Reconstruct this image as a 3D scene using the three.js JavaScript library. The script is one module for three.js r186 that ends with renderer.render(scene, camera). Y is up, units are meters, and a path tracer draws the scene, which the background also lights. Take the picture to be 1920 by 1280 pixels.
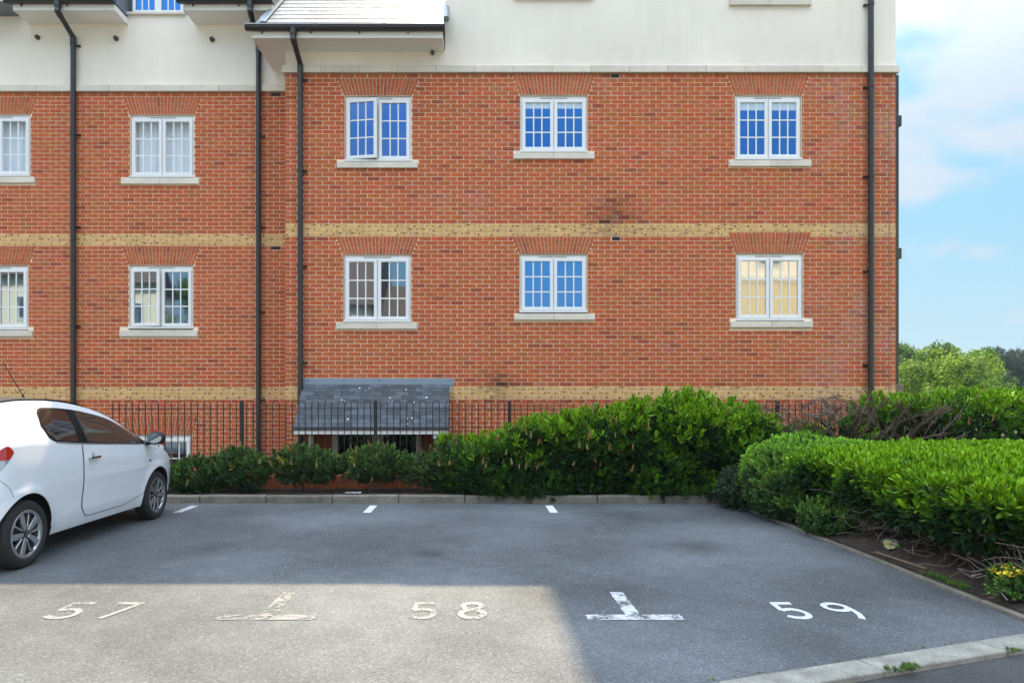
import * as THREE from 'three';
import { mergeGeometries, mergeVertices } from 'three/addons/utils/BufferGeometryUtils.js';
import { RoundedBoxGeometry } from 'three/addons/geometries/RoundedBoxGeometry.js';

// ------------------------------------------------------------------ camera, sky, sun, exposure
const F = 1260, PX = 890, PY = 750, CAMH = 1.42;         // lens of the photograph in its own pixels
const scene = new THREE.Scene();
const camera = new THREE.PerspectiveCamera(2 * Math.atan(640 / F) * 180 / Math.PI, 1.5, 0.1, 900);
camera.position.set(0, CAMH, 0);
camera.lookAt(0, CAMH, -10);
camera.setViewOffset(1920, 1280, 960 - PX, 640 - PY, 1920, 1280);   // shifted lens: verticals stay vertical
scene.add(camera);

const renderer = new THREE.WebGLRenderer({ antialias: true });
renderer.setSize(1024, 682);
renderer.toneMapping = THREE.LinearToneMapping;
renderer.toneMappingExposure = 2.4;
renderer.shadowMap.enabled = true;

const SUN_ELEV = 52;
const sun = new THREE.DirectionalLight(new THREE.Color(1.0, 0.79, 0.48), 3.9);
sun.position.set(0.3, Math.tan(SUN_ELEV * Math.PI / 180) * 40, -40 - 6);
sun.target.position.set(0, 0, -6);
sun.castShadow = true;
sun.shadow.mapSize.set(4096, 4096);
Object.assign(sun.shadow.camera, { left: -40, right: 40, top: 40, bottom: -40, near: 1, far: 160 });
scene.add(sun, sun.target);

function rng(seed) { let a = seed >>> 0; return () => { a = (a + 0x6D2B79F5) >>> 0; let t = a; t = Math.imul(t ^ (t >>> 15), t | 1); t ^= t + Math.imul(t ^ (t >>> 7), t | 61); return ((t ^ (t >>> 14)) >>> 0) / 4294967296; }; }
function hash3(x, y, z) { let h = Math.imul(x, 374761393) ^ Math.imul(y, 668265263) ^ Math.imul(z, 2147483647 ^ 0x5bd1e995); h = Math.imul(h ^ (h >>> 13), 1274126177); return ((h ^ (h >>> 16)) >>> 0) / 4294967296; }
const sm = t => t * t * (3 - 2 * t), lerp = (a, b, t) => a + (b - a) * t, clamp = (x, a = 0, b = 1) => Math.min(b, Math.max(a, x));
const sstep = (a, b, x) => sm(clamp((x - a) / (b - a)));
function vnoise(x, y, z = 0) {
  const X = Math.floor(x), Y = Math.floor(y), Z = Math.floor(z), u = sm(x - X), v = sm(y - Y), w = sm(z - Z);
  const c = (i, j, k) => hash3(X + i, Y + j, Z + k);
  return lerp(lerp(lerp(c(0, 0, 0), c(1, 0, 0), u), lerp(c(0, 1, 0), c(1, 1, 0), u), v), lerp(lerp(c(0, 0, 1), c(1, 0, 1), u), lerp(c(0, 1, 1), c(1, 1, 1), u), v), w);
}
function fbm(x, y, z = 0, o = 4) { let s = 0, a = 0.5, n = 0; for (let i = 0; i < o; i++) { s += a * vnoise(x, y, z + i * 17.3); n += a; a *= 0.5; x *= 2.03; y *= 2.03; z *= 2.03; } return s / n; }
function pnoise(x, y, px, py, seed = 0) {   // value noise that repeats after px, py cells
  const X = Math.floor(x), Y = Math.floor(y), u = sm(x - X), v = sm(y - Y), m = (a, n) => ((a % n) + n) % n;
  const c = (i, j) => hash3(m(X + i, px), m(Y + j, py), seed);
  return lerp(lerp(c(0, 0), c(1, 0), u), lerp(c(0, 1), c(1, 1), u), v);
}

{ // one sky: pale blue with high, thin white cloud, made brighter overhead to lift light on the shaded wall
  const w = 1024, h = 512, data = new Float32Array(w * h * 4);
  const hor = [0.24, 0.33, 0.375], mid = [0.142, 0.29, 0.395], zen = [0.17, 0.41, 0.86], below = [0.25, 0.24, 0.22];
  for (let j = 0; j < h; j++) for (let i = 0; i < w; i++) {
    const el = ((j + 0.5) / h - 0.5) * Math.PI, az = ((i + 0.5) / w - 0.5) * 2 * Math.PI, e = el * 180 / Math.PI;
    const x = Math.cos(el) * Math.cos(az), y = Math.sin(el), z = Math.cos(el) * Math.sin(az);
    let c;
    if (e < 0) c = hor.map((v, k) => lerp(v, below[k], sstep(0, -6, e) ));
    else {
      const t1 = sstep(0, 17, e), t2 = sstep(17, 80, e);
      c = hor.map((v, k) => lerp(lerp(v, mid[k], t1), zen[k], t2));
      const q = 1 / (y + 0.22);
      const wx = fbm(x * q * 3, z * q * 3, 9, 3) * 1.2; let n = fbm(x * q * 2.3 + 3.1 + wx, z * q * 4.6 + 7.7, 0.5, 6) * 0.72 + 0.28 * fbm(x * q * 8 + 9, z * q * 16 + wx, 3, 4);
      const cover = lerp(0.56, 0.33, sstep(11, 21, e));
      const cl = sstep(cover - 0.03, cover + 0.17, n);
      const bright = lerp(0.32, 1.22, sstep(19, 46, e));
      const wc = [bright * 0.88, bright * 1.0, bright * 1.15];
      c = c.map((v, k) => lerp(v, wc[k], cl * 0.9));
      const sd = Math.max(0, (y * Math.sin(SUN_ELEV / 57.2958) - z * Math.cos(SUN_ELEV / 57.2958)));
      const g = 0.5 * Math.pow(sd, 24) + 0.18 * Math.pow(sd, 5);
      c = c.map((v, k) => v + g * [1, 0.97, 0.9][k]);
    }
    const o = (j * w + i) * 4; data[o] = c[0]; data[o + 1] = c[1]; data[o + 2] = c[2]; data[o + 3] = 1;
  }
  const tex = new THREE.DataTexture(data, w, h, THREE.RGBAFormat, THREE.FloatType);
  tex.mapping = THREE.EquirectangularReflectionMapping; tex.magFilter = THREE.LinearFilter; tex.needsUpdate = true;
  scene.background = tex; scene.environment = tex;
}

// ------------------------------------------------------------------ helpers
const used = new Map();
function numbered(n) { const k = used.get(n) || 0; used.set(n, k + 1); return k ? `${n}_${String(k).padStart(3, '0')}` : n; }
const V = (x, y, z) => new THREE.Vector3(x, y, z);
const lin = (r, g, b) => new THREE.Color().setRGB(r, g, b);
const M4 = THREE.Matrix4;
function mat(r, g, b, rough = 0.8, extra = {}) { return new THREE.MeshStandardMaterial({ color: lin(r, g, b), roughness: rough, ...extra }); }
function phys(r, g, b, rough, extra = {}) { return new THREE.MeshPhysicalMaterial({ color: lin(r, g, b), roughness: rough, ...extra }); }
function shade(o) { o.traverse(m => { if (m.isMesh) { m.castShadow = true; m.receiveShadow = true; } }); return o; }
function tag(o, label, category, group, kind) { if (label) o.userData.label = label; if (category) o.userData.category = category; if (group) o.userData.group = group; if (kind) o.userData.kind = kind; return o; }
function thing(name, label, category, group) { const g = new THREE.Group(); g.name = numbered(name); scene.add(g); return tag(g, label, category, group); }
function rebase(g, x, y, z) { for (const c of g.children) { c.position.x -= x; c.position.y -= y; c.position.z -= z; } g.position.set(x, y, z); shade(g); return g; }
function mesh(name, geo, m, parent) { const o = new THREE.Mesh(geo, m); o.name = parent ? name : numbered(name); (parent || scene).add(o); o.castShadow = o.receiveShadow = true; return o; }
function clean(g) { const o = g.index ? g.toNonIndexed() : g; for (const k of Object.keys(o.attributes)) if (!['position', 'normal', 'uv'].includes(k)) o.deleteAttribute(k); return o; }
function join(list) { return mergeGeometries(list.map(clean)); }
function bx(x0, x1, y0, y1, z0, z1) { const g = new THREE.BoxGeometry(Math.abs(x1 - x0), Math.abs(y1 - y0), Math.abs(z1 - z0)); g.translate((x0 + x1) / 2, (y0 + y1) / 2, (z0 + z1) / 2); return g; }
function rbx(x0, x1, y0, y1, z0, z1, r = 0.006) { const g = new RoundedBoxGeometry(Math.abs(x1 - x0), Math.abs(y1 - y0), Math.abs(z1 - z0), 2, r); g.translate((x0 + x1) / 2, (y0 + y1) / 2, (z0 + z1) / 2); return g; }
function tube(pts, r, seg = 8, n) { const c = new THREE.CatmullRomCurve3(pts, false, 'catmullrom', 0.1); return new THREE.TubeGeometry(c, n || pts.length * 4, r, seg); }
function cyl(a, b, r0, r1 = r0, seg = 8) { const d = b.clone().sub(a), g = new THREE.CylinderGeometry(r1, r0, d.length(), seg); g.applyQuaternion(new THREE.Quaternion().setFromUnitVectors(V(0, 1, 0), d.clone().normalize())); g.translate((a.x + b.x) / 2, (a.y + b.y) / 2, (a.z + b.z) / 2); return g; }
function extr(pts, depth, bevel = 0) { const s = new THREE.Shape(pts.map(p => new THREE.Vector2(p[0], p[1]))); return new THREE.ExtrudeGeometry(s, { depth, bevelEnabled: bevel > 0, bevelThickness: bevel, bevelSize: bevel, bevelSegments: 1, curveSegments: 6 }); }
function planeTex(w, h, fn, srgb = true, repeat = true) {
  const d = new Uint8Array(w * h * 4);
  for (let j = 0; j < h; j++) for (let i = 0; i < w; i++) { const c = fn(i, j), o = (j * w + i) * 4; d[o] = clamp(c[0], 0, 255); d[o + 1] = clamp(c[1], 0, 255); d[o + 2] = clamp(c[2], 0, 255); d[o + 3] = c[3] === undefined ? 255 : clamp(c[3], 0, 255); }
  const t = new THREE.DataTexture(d, w, h, THREE.RGBAFormat);
  if (srgb) t.colorSpace = THREE.SRGBColorSpace;
  if (repeat) t.wrapS = t.wrapT = THREE.RepeatWrapping;
  t.magFilter = THREE.LinearFilter; t.minFilter = THREE.LinearMipmapLinearFilter; t.generateMipmaps = true; t.needsUpdate = true;
  return t;
}
function rep(t, sx, sy) { const c = t.clone(); c.repeat.set(1 / sx, 1 / sy); c.needsUpdate = true; return c; }
const DF = 11.78, DL = 12.50;                                   // distance of the two wall planes
const XF = px => (px - PX) * DF / F, YF = py => CAMH + (PY - py) * DF / F;
const XL = px => (px - PX) * DL / F, YL = py => CAMH + (PY - py) * DL / F;
const ZF = -DF, ZL = -DL;

// ------------------------------------------------------------------ shared textures and materials
const R0 = rng(11);
// tarmac: chippings of several greys, worn patches, an 8 metre sheet
const asphaltTex = (() => {
  const n = 2048, r = rng(5), spk = new Float32Array(n * n);
  for (let k = 0; k < 420000; k++) { const x = (r() * n) | 0, y = (r() * n) | 0, v = (r() - 0.42) * 1.5, s = r() < 0.35 ? 2 : 1; for (let a = 0; a <= s; a++) for (let b = 0; b <= s; b++) spk[((y + b) % n) * n + ((x + a) % n)] = v; }
  return planeTex(n, n, (i, j) => {
    const big = pnoise(i / 256, j / 256, 8, 8, 1) * 0.5 + pnoise(i / 90, j / 90, 22.75568 | 0, 22, 2) * 0.0 + pnoise(i / 128, j / 128, 16, 16, 3) * 0.3 + pnoise(i / 32, j / 32, 64, 64, 4) * 0.2;
    const s = spk[j * n + i] + (hash3(i, j, 9) - 0.5) * 0.25;
    const wx = i / 256, wy = j / 256; let st = 0;   // oil drips and worn, paler patches, in metres modulo 8
    for (const [sx, sy, sr, a] of [[7.85, 6.9, 0.35, -26], [7.6, 6.2, 0.16, -30], [2.2, 6.5, 0.3, -24], [1.9, 0.4, 0.22, -18], [5.4, 6.3, 0.28, -20], [6.6, 0.15, 0.7, 16], [0.6, 0.3, 0.5, 14], [2.9, 7.4, 0.8, 16], [4.2, 5.6, 0.6, 10]]) { const dx = Math.min(Math.abs(wx - sx), 8 - Math.abs(wx - sx)), dy = Math.min(Math.abs(wy - sy), 8 - Math.abs(wy - sy)), q = (dx * dx + dy * dy) / (sr * sr) * (0.6 + 0.8 * pnoise(i / 24, j / 24, 85, 85, 6)); if (q < 4) st += a * Math.exp(-q); }
    const v = 118 + st + (big - 0.5) * 62 + s * 40;
    return [v * 1.03, v, v * 0.95];
  });
})();
const asphaltBump = (() => { const n = 1024; return planeTex(n, n, (i, j) => { const v = 90 + hash3(i >> 1, j >> 1, 3) * 90 + hash3(i, j, 4) * 60; return [v, v, v]; }, false); })();
const asphaltMat = new THREE.MeshStandardMaterial({ map: rep(asphaltTex, 8, 8), bumpMap: rep(asphaltBump, 4.3, 4.3), bumpScale: 0.004, roughness: 0.86, color: lin(0.48, 0.56, 0.68) });
const roadMat = new THREE.MeshStandardMaterial({ map: rep(asphaltTex, 5.3, 5.3), bumpMap: rep(asphaltBump, 3.1, 3.1), bumpScale: 0.007, roughness: 0.8, color: lin(0.28, 0.29, 0.33) });
const concreteTex = planeTex(512, 512, (i, j) => { const b = pnoise(i / 64, j / 64, 8, 8, 21) * 0.5 + pnoise(i / 16, j / 16, 32, 32, 22) * 0.3 + hash3(i, j, 23) * 0.4; const v = 128 + b * 70 + (hash3(i >> 1, j >> 1, 25) > 0.965 ? 40 : 0) - (hash3(i >> 1, j >> 1, 26) > 0.96 ? 45 : 0); return [v, v * 0.985, v * 0.94]; });
const concreteMat = new THREE.MeshStandardMaterial({ map: rep(concreteTex, 0.8, 0.8), bumpMap: rep(concreteTex, 0.8, 0.8), bumpScale: 0.004, roughness: 0.9, color: lin(0.66, 0.66, 0.64) });
const kerbMats = [0.40, 0.46, 0.52].map((v, k) => new THREE.MeshStandardMaterial({ map: rep(concreteTex, 0.63 + k * 0.2, 0.71), bumpMap: rep(concreteTex, 0.63 + k * 0.2, 0.71), bumpScale: 0.006, roughness: 0.95, color: lin(v, v * 0.95, v * 0.85) }));
const stoneTex = planeTex(256, 256, (i, j) => { const b = pnoise(i / 64, j / 64, 4, 4, 27) * 0.5 + pnoise(i / 12, j / 12, 21, 21, 28) * 0.3 + hash3(i, j, 29) * 0.3; const v = 212 + b * 34; return [v, v * 0.985, v * 0.95]; });
const soilTex = planeTex(1024, 1024, (i, j) => { const b = pnoise(i / 64, j / 64, 16, 16, 31) * 0.5 + pnoise(i / 12, j / 12, 85, 85, 32) * 0.35 + hash3(i >> 1, j >> 1, 33) * 0.5; const v = 36 + b * 62, chip = hash3(i >> 2, j >> 1, 34) > 0.985 ? 60 : 0; return [v * 1.08 + chip, v * 0.94 + chip * 0.85, v * 0.82 + chip * 0.6]; });
const soilMat = new THREE.MeshStandardMaterial({ map: rep(soilTex, 1.7, 1.7), bumpMap: rep(soilTex, 1.7, 1.7), bumpScale: 0.03, roughness: 1, color: lin(0.5, 0.47, 0.45) });
const stoneMats = [0.9, 0.95, 1.0].map((v, k) => new THREE.MeshStandardMaterial({ map: rep(stoneTex, 1.3 + k * 0.3, 1.1), roughness: 0.9, color: lin(v * 0.98, v * 0.93, v * 0.87) }));
const renderTex = planeTex(512, 512, (i, j) => { const b = pnoise(i / 128, j / 128, 4, 4, 41) * 0.6 + pnoise(i / 20, j / 40, 25, 12, 42) * 0.25 + hash3(i, j, 43) * 0.15; const v = 228 + b * 20 - 3 * sstep(0.6, 1.0, pnoise(i / 7, j / 170, 73, 3, 46)) * pnoise(i / 60, j / 60, 8.53 | 0, 8, 47); return [v + 5, v - 1, v - 8]; });
const renderBump = planeTex(512, 512, (i, j) => { const v = hash3(i, j, 44) * 140 + hash3(i >> 1, j >> 1, 45) * 100; return [v, v, v]; }, false);
const creamMat = new THREE.MeshStandardMaterial({ map: rep(renderTex, 3.3, 3.3), bumpMap: rep(renderBump, 1.1, 1.1), bumpScale: 0.002, roughness: 0.92, color: lin(1.0, 0.98, 0.93) });
const upvc = phys(0.84, 0.85, 0.86, 0.28, { clearcoat: 0.3, clearcoatRoughness: 0.2 });
const upvcShade = phys(0.72, 0.73, 0.74, 0.35);
const blackPlastic = phys(0.014, 0.015, 0.018, 0.32, { clearcoat: 0.4, clearcoatRoughness: 0.25 });
const blackIron = phys(0.012, 0.013, 0.016, 0.42);
const fasciaMat = phys(0.86, 0.84, 0.79, 0.4);
const soffitMat = mat(0.87, 0.84, 0.79, 0.6);
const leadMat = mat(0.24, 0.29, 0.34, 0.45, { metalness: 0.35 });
const darkRoom = mat(0.02, 0.02, 0.022, 0.9);

// ------------------------------------------------------------------ ground
const slabPts = (list, y0, y1) => { const g = extr(list.map(([x, z]) => [x, -z]), y1 - y0); g.rotateX(-Math.PI / 2); g.translate(0, y0, 0); return g; };
// the slanting flush kerb at the lower right separates the bay from the access road
const KA = [-2.6, -1.935], KB = [3.62, -4.17];                 // its inner edge runs on through (1.22,-3.376) and (3.33,-4.07)
const kslope = (4.07 - 3.376) / (3.33 - 1.22), kz = x => -3.376 - (x - 1.22) * kslope;
const KW = 0.17;
tag(mesh('terrain', (() => { const g = new THREE.PlaneGeometry(1400, 1400); g.rotateX(-Math.PI / 2); g.translate(0, -1.32, -100); return g; })(), mat(0.06, 0.09, 0.03, 1)), 'low grassy land running away behind the hedges and trees', null, null, 'structure');
tag(mesh('car_park', slabPts([[-26, -9.27], [3.52, -9.27], [3.52, kz(3.52)], [-26, kz(-26)]], -1.3, 0), asphaltMat), 'grey worn tarmac of the parking bays', null, null, 'structure');
tag(mesh('access_road', slabPts([[-26, kz(-26) + KW + 0.01], [12, kz(12) + KW + 0.01], [30, kz(12) + KW], [30, 7.6], [-26, 7.6]], -1.3, -0.022), roadMat), 'darker coarse tarmac road beyond the flush kerb', null, null, 'structure');
tag(mesh('far_pavement', bx(-40, 40, -1.3, -0.03, 7.6, 60), asphaltMat), 'tarmac yard behind the viewpoint', null, null, 'structure');
tag(mesh('soil', slabPts([[-26, -9.395], [3.56, -9.395], [3.56, kz(3.56) + 0.02], [16, kz(16)], [16, -10.1], [-26, -10.1]], -1.3, 0.085 - 0.06), soilMat), 'dark soil of the planting beds', null, null, 'structure');
// soil humps up behind the kerb
{ const g = new THREE.PlaneGeometry(40, 0.72, 300, 10); g.rotateX(-Math.PI / 2); g.translate(-6, 0, -9.75); const p = g.attributes.position; for (let i = 0; i < p.count; i++) { const x = p.getX(i), z = p.getZ(i); p.setY(i, 0.055 + 0.05 * fbm(x * 4, z * 4, 2, 3) + 0.02 * vnoise(x * 14, z * 14)); } g.computeVertexNormals(); tag(mesh('soil_bed', g, soilMat), 'dark crumbly soil strip between kerb and low brick wall', null, null, 'structure'); }
{ const g = new THREE.PlaneGeometry(12.4, 6.6, 150, 90); g.rotateX(-Math.PI / 2); g.translate(9.8, 0, -6.75); const p = g.attributes.position; for (let i = 0; i < p.count; i++) { const x = p.getX(i), z = p.getZ(i); p.setY(i, 0.03 + 0.1 * sstep(3.6, 4.4, x) + sstep(3.62, 3.8, x) * (0.07 * fbm(x * 3, z * 3, 5, 3) + 0.025 * vnoise(x * 13, z * 13)) ); if (z > kz(x) - 0.03) p.setZ(i, kz(x) - 0.03); } g.computeVertexNormals(); tag(mesh('soil_bank', g, soilMat), 'bare brown soil bank under the clipped hedge', null, null, 'structure'); }

{ // kerbs
  const k = new THREE.Group(); k.name = 'kerb'; scene.add(k); tag(k, 'raised concrete kerb at the head of the parking bays', null, null, 'structure');
  const r = rng(8);
  for (let i = 0; i < 22; i++) { const x1 = 3.52 - i * 0.915, x0 = x1 - 0.907; const g = rbx(x0, x1, -0.2, 0.1 + r() * 0.006, -9.395 - r() * 0.004, -9.262 + r() * 0.008, 0.018); const uv = g.attributes.uv, p = g.attributes.position; for (let j = 0; j < uv.count; j++) uv.setXY(j, p.getX(j), p.getY(j) + p.getZ(j)); mesh('kerb_stone', g, kerbMats[i % 3], k); }
  rebase(k, 0, 0, -9.3);
  const e = new THREE.Group(); e.name = 'edging'; scene.add(e); tag(e, 'thin flush concrete edging beside the soil bank', null, null, 'structure');
  for (let i = 0; i < 6; i++) { const z1 = -9.26 + i * 0.915, z0 = Math.min(z1 + 0.907, kz(3.54) - 0.02); if (z0 < z1 + 0.05) continue; const g = rbx(3.515, 3.57, -0.2, 0.022 + r() * 0.01, z1, z0, 0.008); const uv = g.attributes.uv, p = g.attributes.position; for (let j = 0; j < uv.count; j++) uv.setXY(j, p.getX(j) + p.getY(j), p.getZ(j)); mesh('edging_stone', g, kerbMats[2], e); }
  rebase(e, 3.54, 0, -6.5);
  const s = new THREE.Group(); s.name = 'flush_kerb'; scene.add(s); tag(s, 'slanting pale flush kerb between bays and access road', null, null, 'structure');
  const ang = Math.atan(kslope), L = 0.914;
  for (let i = -10; i < 9; i++) { const g = rbx(0, L - 0.006, -0.2, 0.012, 0, KW, 0.012); const uv = g.attributes.uv, p = g.attributes.position; for (let j = 0; j < uv.count; j++) uv.setXY(j, p.getX(j) + i * 0.37, p.getZ(j) + p.getY(j)); g.rotateY(ang); const x = 1.22 + i * L * Math.cos(ang); g.translate(x, 0, kz(x) + 0.002); mesh('kerb_stone', g, concreteMat, s); }
  rebase(s, 1.22, 0, -3.3);
}

// painted bay markings: thin worn paint sheets lying on the tarmac
function paintTex(w, h, draw, wear, seed) {
  const cv = document.createElement('canvas'); cv.width = w; cv.height = h; const c = cv.getContext('2d');
  c.fillStyle = '#000'; c.fillRect(0, 0, w, h); c.strokeStyle = c.fillStyle = '#fff'; c.lineCap = 'butt'; c.lineJoin = 'round'; draw(c, w, h);
  const im = c.getImageData(0, 0, w, h).data;
  return planeTex(w, h, (i, j) => {
    const wob = (fbm(i / 9, j / 9, seed, 2) - 0.5) * 6, ii = clamp(Math.round(i + wob), 0, w - 1), jj = clamp(Math.round((h - 1 - j) + (fbm(i / 9, j / 9, seed + 9, 2) - 0.5) * 6), 0, h - 1);
    const on = im[(jj * w + ii) * 4] > 128;
    const n = fbm(i / 14, j / 14, seed, 3) * 0.42 + fbm(i / 60 + seed, j / 60, seed, 2) * 0.34 + hash3(i >> 1, j >> 1, seed) * 0.24;
    const v = on && n > wear * 0.72 ? 255 : 0; return [v, v, v];
  }, false, false);
}
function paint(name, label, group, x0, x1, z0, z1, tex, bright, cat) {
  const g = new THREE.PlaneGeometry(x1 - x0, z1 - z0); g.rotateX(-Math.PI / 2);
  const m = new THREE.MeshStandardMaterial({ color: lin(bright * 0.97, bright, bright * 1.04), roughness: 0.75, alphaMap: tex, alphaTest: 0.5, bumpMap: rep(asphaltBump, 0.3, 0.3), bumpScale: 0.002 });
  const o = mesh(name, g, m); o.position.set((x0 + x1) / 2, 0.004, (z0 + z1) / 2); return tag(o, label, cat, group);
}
const strip = (wear, seed) => paintTex(64, 256, (c, w, h) => c.fillRect(5, 5, w - 10, h - 10), wear, seed);
const GM = 'white dashes marking the bay heads by the kerb';
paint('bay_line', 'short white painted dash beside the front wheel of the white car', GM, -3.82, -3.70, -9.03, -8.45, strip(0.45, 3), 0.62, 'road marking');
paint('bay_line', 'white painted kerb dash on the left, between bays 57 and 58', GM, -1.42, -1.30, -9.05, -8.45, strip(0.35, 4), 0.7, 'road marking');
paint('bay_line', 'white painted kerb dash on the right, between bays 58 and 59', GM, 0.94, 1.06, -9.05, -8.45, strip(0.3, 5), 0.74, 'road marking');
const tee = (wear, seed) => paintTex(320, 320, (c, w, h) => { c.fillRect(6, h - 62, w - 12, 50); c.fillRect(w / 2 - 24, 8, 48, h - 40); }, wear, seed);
paint('bay_corner_mark', 'worn white inverted T painted on sunlit tarmac between 57 and 58', 'inverted T marks at the bay mouths', -1.70, -1.03, -4.98, -4.31, tee(0.66, 6), 0.25, 'road marking');  // paint colour darkened for its sunlit spot, on top of the wear
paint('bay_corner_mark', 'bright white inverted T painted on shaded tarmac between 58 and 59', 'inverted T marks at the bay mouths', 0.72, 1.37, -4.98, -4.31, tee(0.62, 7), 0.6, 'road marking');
const S5 = c => { c.lineWidth = 36; c.beginPath(); c.moveTo(178, 28); c.lineTo(58, 28); c.lineTo(50, 132); c.stroke(); c.beginPath(); c.moveTo(46, 134); c.bezierCurveTo(120, 92, 188, 130, 180, 188); c.bezierCurveTo(172, 246, 80, 250, 36, 208); c.stroke(); };
const S7 = c => { c.lineWidth = 37; c.beginPath(); c.moveTo(34, 28); c.lineTo(190, 28); c.lineTo(82, 244); c.stroke(); };
const S8 = c => { c.lineWidth = 40; c.beginPath(); c.ellipse(110, 72, 62, 46, 0, 0, 7); c.stroke(); c.beginPath(); c.ellipse(110, 180, 74, 56, 0, 0, 7); c.stroke(); };
const S9 = c => { c.lineWidth = 35; c.beginPath(); c.ellipse(100, 84, 70, 52, 0, 0, 7); c.stroke(); c.beginPath(); c.moveTo(168, 80); c.bezierCurveTo(186, 140, 172, 200, 138, 250); c.stroke(); };
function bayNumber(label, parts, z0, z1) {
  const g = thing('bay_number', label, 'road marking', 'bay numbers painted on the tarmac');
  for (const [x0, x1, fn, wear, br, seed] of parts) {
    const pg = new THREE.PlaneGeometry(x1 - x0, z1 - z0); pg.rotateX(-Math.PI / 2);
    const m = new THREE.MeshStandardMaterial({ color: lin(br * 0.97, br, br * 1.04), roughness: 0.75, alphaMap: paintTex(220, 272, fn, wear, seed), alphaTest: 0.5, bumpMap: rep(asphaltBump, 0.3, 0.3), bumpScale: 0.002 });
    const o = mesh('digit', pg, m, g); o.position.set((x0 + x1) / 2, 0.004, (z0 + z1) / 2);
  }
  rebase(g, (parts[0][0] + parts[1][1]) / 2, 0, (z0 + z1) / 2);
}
bayNumber('faded white painted number 57 on the sunlit tarmac', [[-2.86, -2.60, S5, 0.5, 0.25, 61], [-2.53, -2.29, S7, 0.56, 0.26, 62]], -4.73, -4.32);  // digits in the sun get darker paint than shaded ones, besides wear
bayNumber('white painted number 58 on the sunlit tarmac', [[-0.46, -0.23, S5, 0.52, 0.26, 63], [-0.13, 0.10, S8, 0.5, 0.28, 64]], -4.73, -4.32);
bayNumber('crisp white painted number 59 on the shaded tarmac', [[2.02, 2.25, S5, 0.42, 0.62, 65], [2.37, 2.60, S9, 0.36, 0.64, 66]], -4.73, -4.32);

// ------------------------------------------------------------------ the apartment building
const B = thing('apartment_building', 'red brick apartment block with buff bands and cream render above', 'apartment building');
const YB = 1.437, C = 0.075;                                    // bottom of the lower buff band, course height
const cy = k => YB + k * C;
const TOP = 76;                                                 // cornice sits on course 76
const brickPal = (() => { const r = rng(77), a = []; for (let i = 0; i < 18; i++) { const t = r(); let c = [0.60 + r() * 0.12, 0.138 + r() * 0.038, 0.042 + r() * 0.012]; if (t < 0.12) c = [0.47 + r() * 0.06, 0.10 + r() * 0.02, 0.042]; if (t > 0.96) c = [0.34 + r() * 0.04, 0.09, 0.068]; a.push(c); } return a; })();
const buffPal = (() => { const r = rng(78), a = []; for (let i = 0; i < 8; i++) { const v = 0.9 + r() * 0.2; a.push([0.92 * v, 0.57 * v, 0.22 * v]); } return a; })();
const brickTex = planeTex(512, 512, (i, j) => { const b = pnoise(i / 40, j / 20, 12.8 | 0, 25, 51) * 0.5 + pnoise(i / 10, j / 8, 51, 64, 52) * 0.3 + hash3(i, j, 53) * 0.25; const v = 188 + b * 70; return [v, v * 0.985, v * 0.97]; });
const buffTex = planeTex(512, 512, (i, j) => { const b = pnoise(i / 40, j / 20, 12, 25, 54) * 0.6 + hash3(i, j, 55) * 0.2; const f = sstep(0.56, 0.82, pnoise(i / 22, j / 16, 23, 32, 56)) * (0.35 + 0.9 * pnoise(i / 60, j / 40, 8, 12, 57)); const v = 205 + b * 50; return [lerp(v, 120, f * 0.8), lerp(v, 78, f * 0.8), lerp(v, 50, f * 0.75)]; });
const brickBase = new THREE.MeshStandardMaterial({ map: brickTex, roughness: 0.88 });
const buffBase = new THREE.MeshStandardMaterial({ map: buffTex, roughness: 0.88 });
const brickMatPal = brickPal.map(c => new THREE.MeshStandardMaterial({ map: brickTex, roughness: 0.88, color: lin(...c) }));
const boxVar = [0, 1, 2, 3].map(k => { const g = new THREE.BoxGeometry(1, 1, 1); const uv = g.attributes.uv; for (let i = 0; i < uv.count; i++) uv.setXY(i, uv.getX(i) * 0.28 + (k % 2) * 0.5 + 0.06, uv.getY(i) * 0.1 + k * 0.23); return g; });
const mortarBase = [0.88, 0.72, 0.56];
function wallStain(x, y) {   // soot and damp, white salts: only on the front plane
  const d1 = Math.hypot((x - 2.45) / 0.42, (y - 4.62) / 0.33), d2 = Math.hypot((x - 0.42) / 0.34, (y - 1.68) / 0.3);
  const dark = 0.85 * Math.exp(-d1 * d1 * 1.5) * (0.4 + fbm(x * 9, y * 14, 1, 3)) + 0.75 * Math.exp(-d2 * d2 * 1.5) * (0.4 + fbm(x * 9, y * 14, 4, 3));
  const salt = sstep(5.3, 6.6, x) * sstep(0.48, 0.72, fbm(x * 2.2, y * 1.6, 8, 4)) * 0.75 + 0.5 * sstep(0.7, 0.8, fbm(x * 2.6, y * 2.6, 12, 4));
  return [clamp(dark), clamp(salt)];
}
const jobs = [];      // every brick: { mat4, colour, buff, dist }
const rb = rng(1234);
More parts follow.
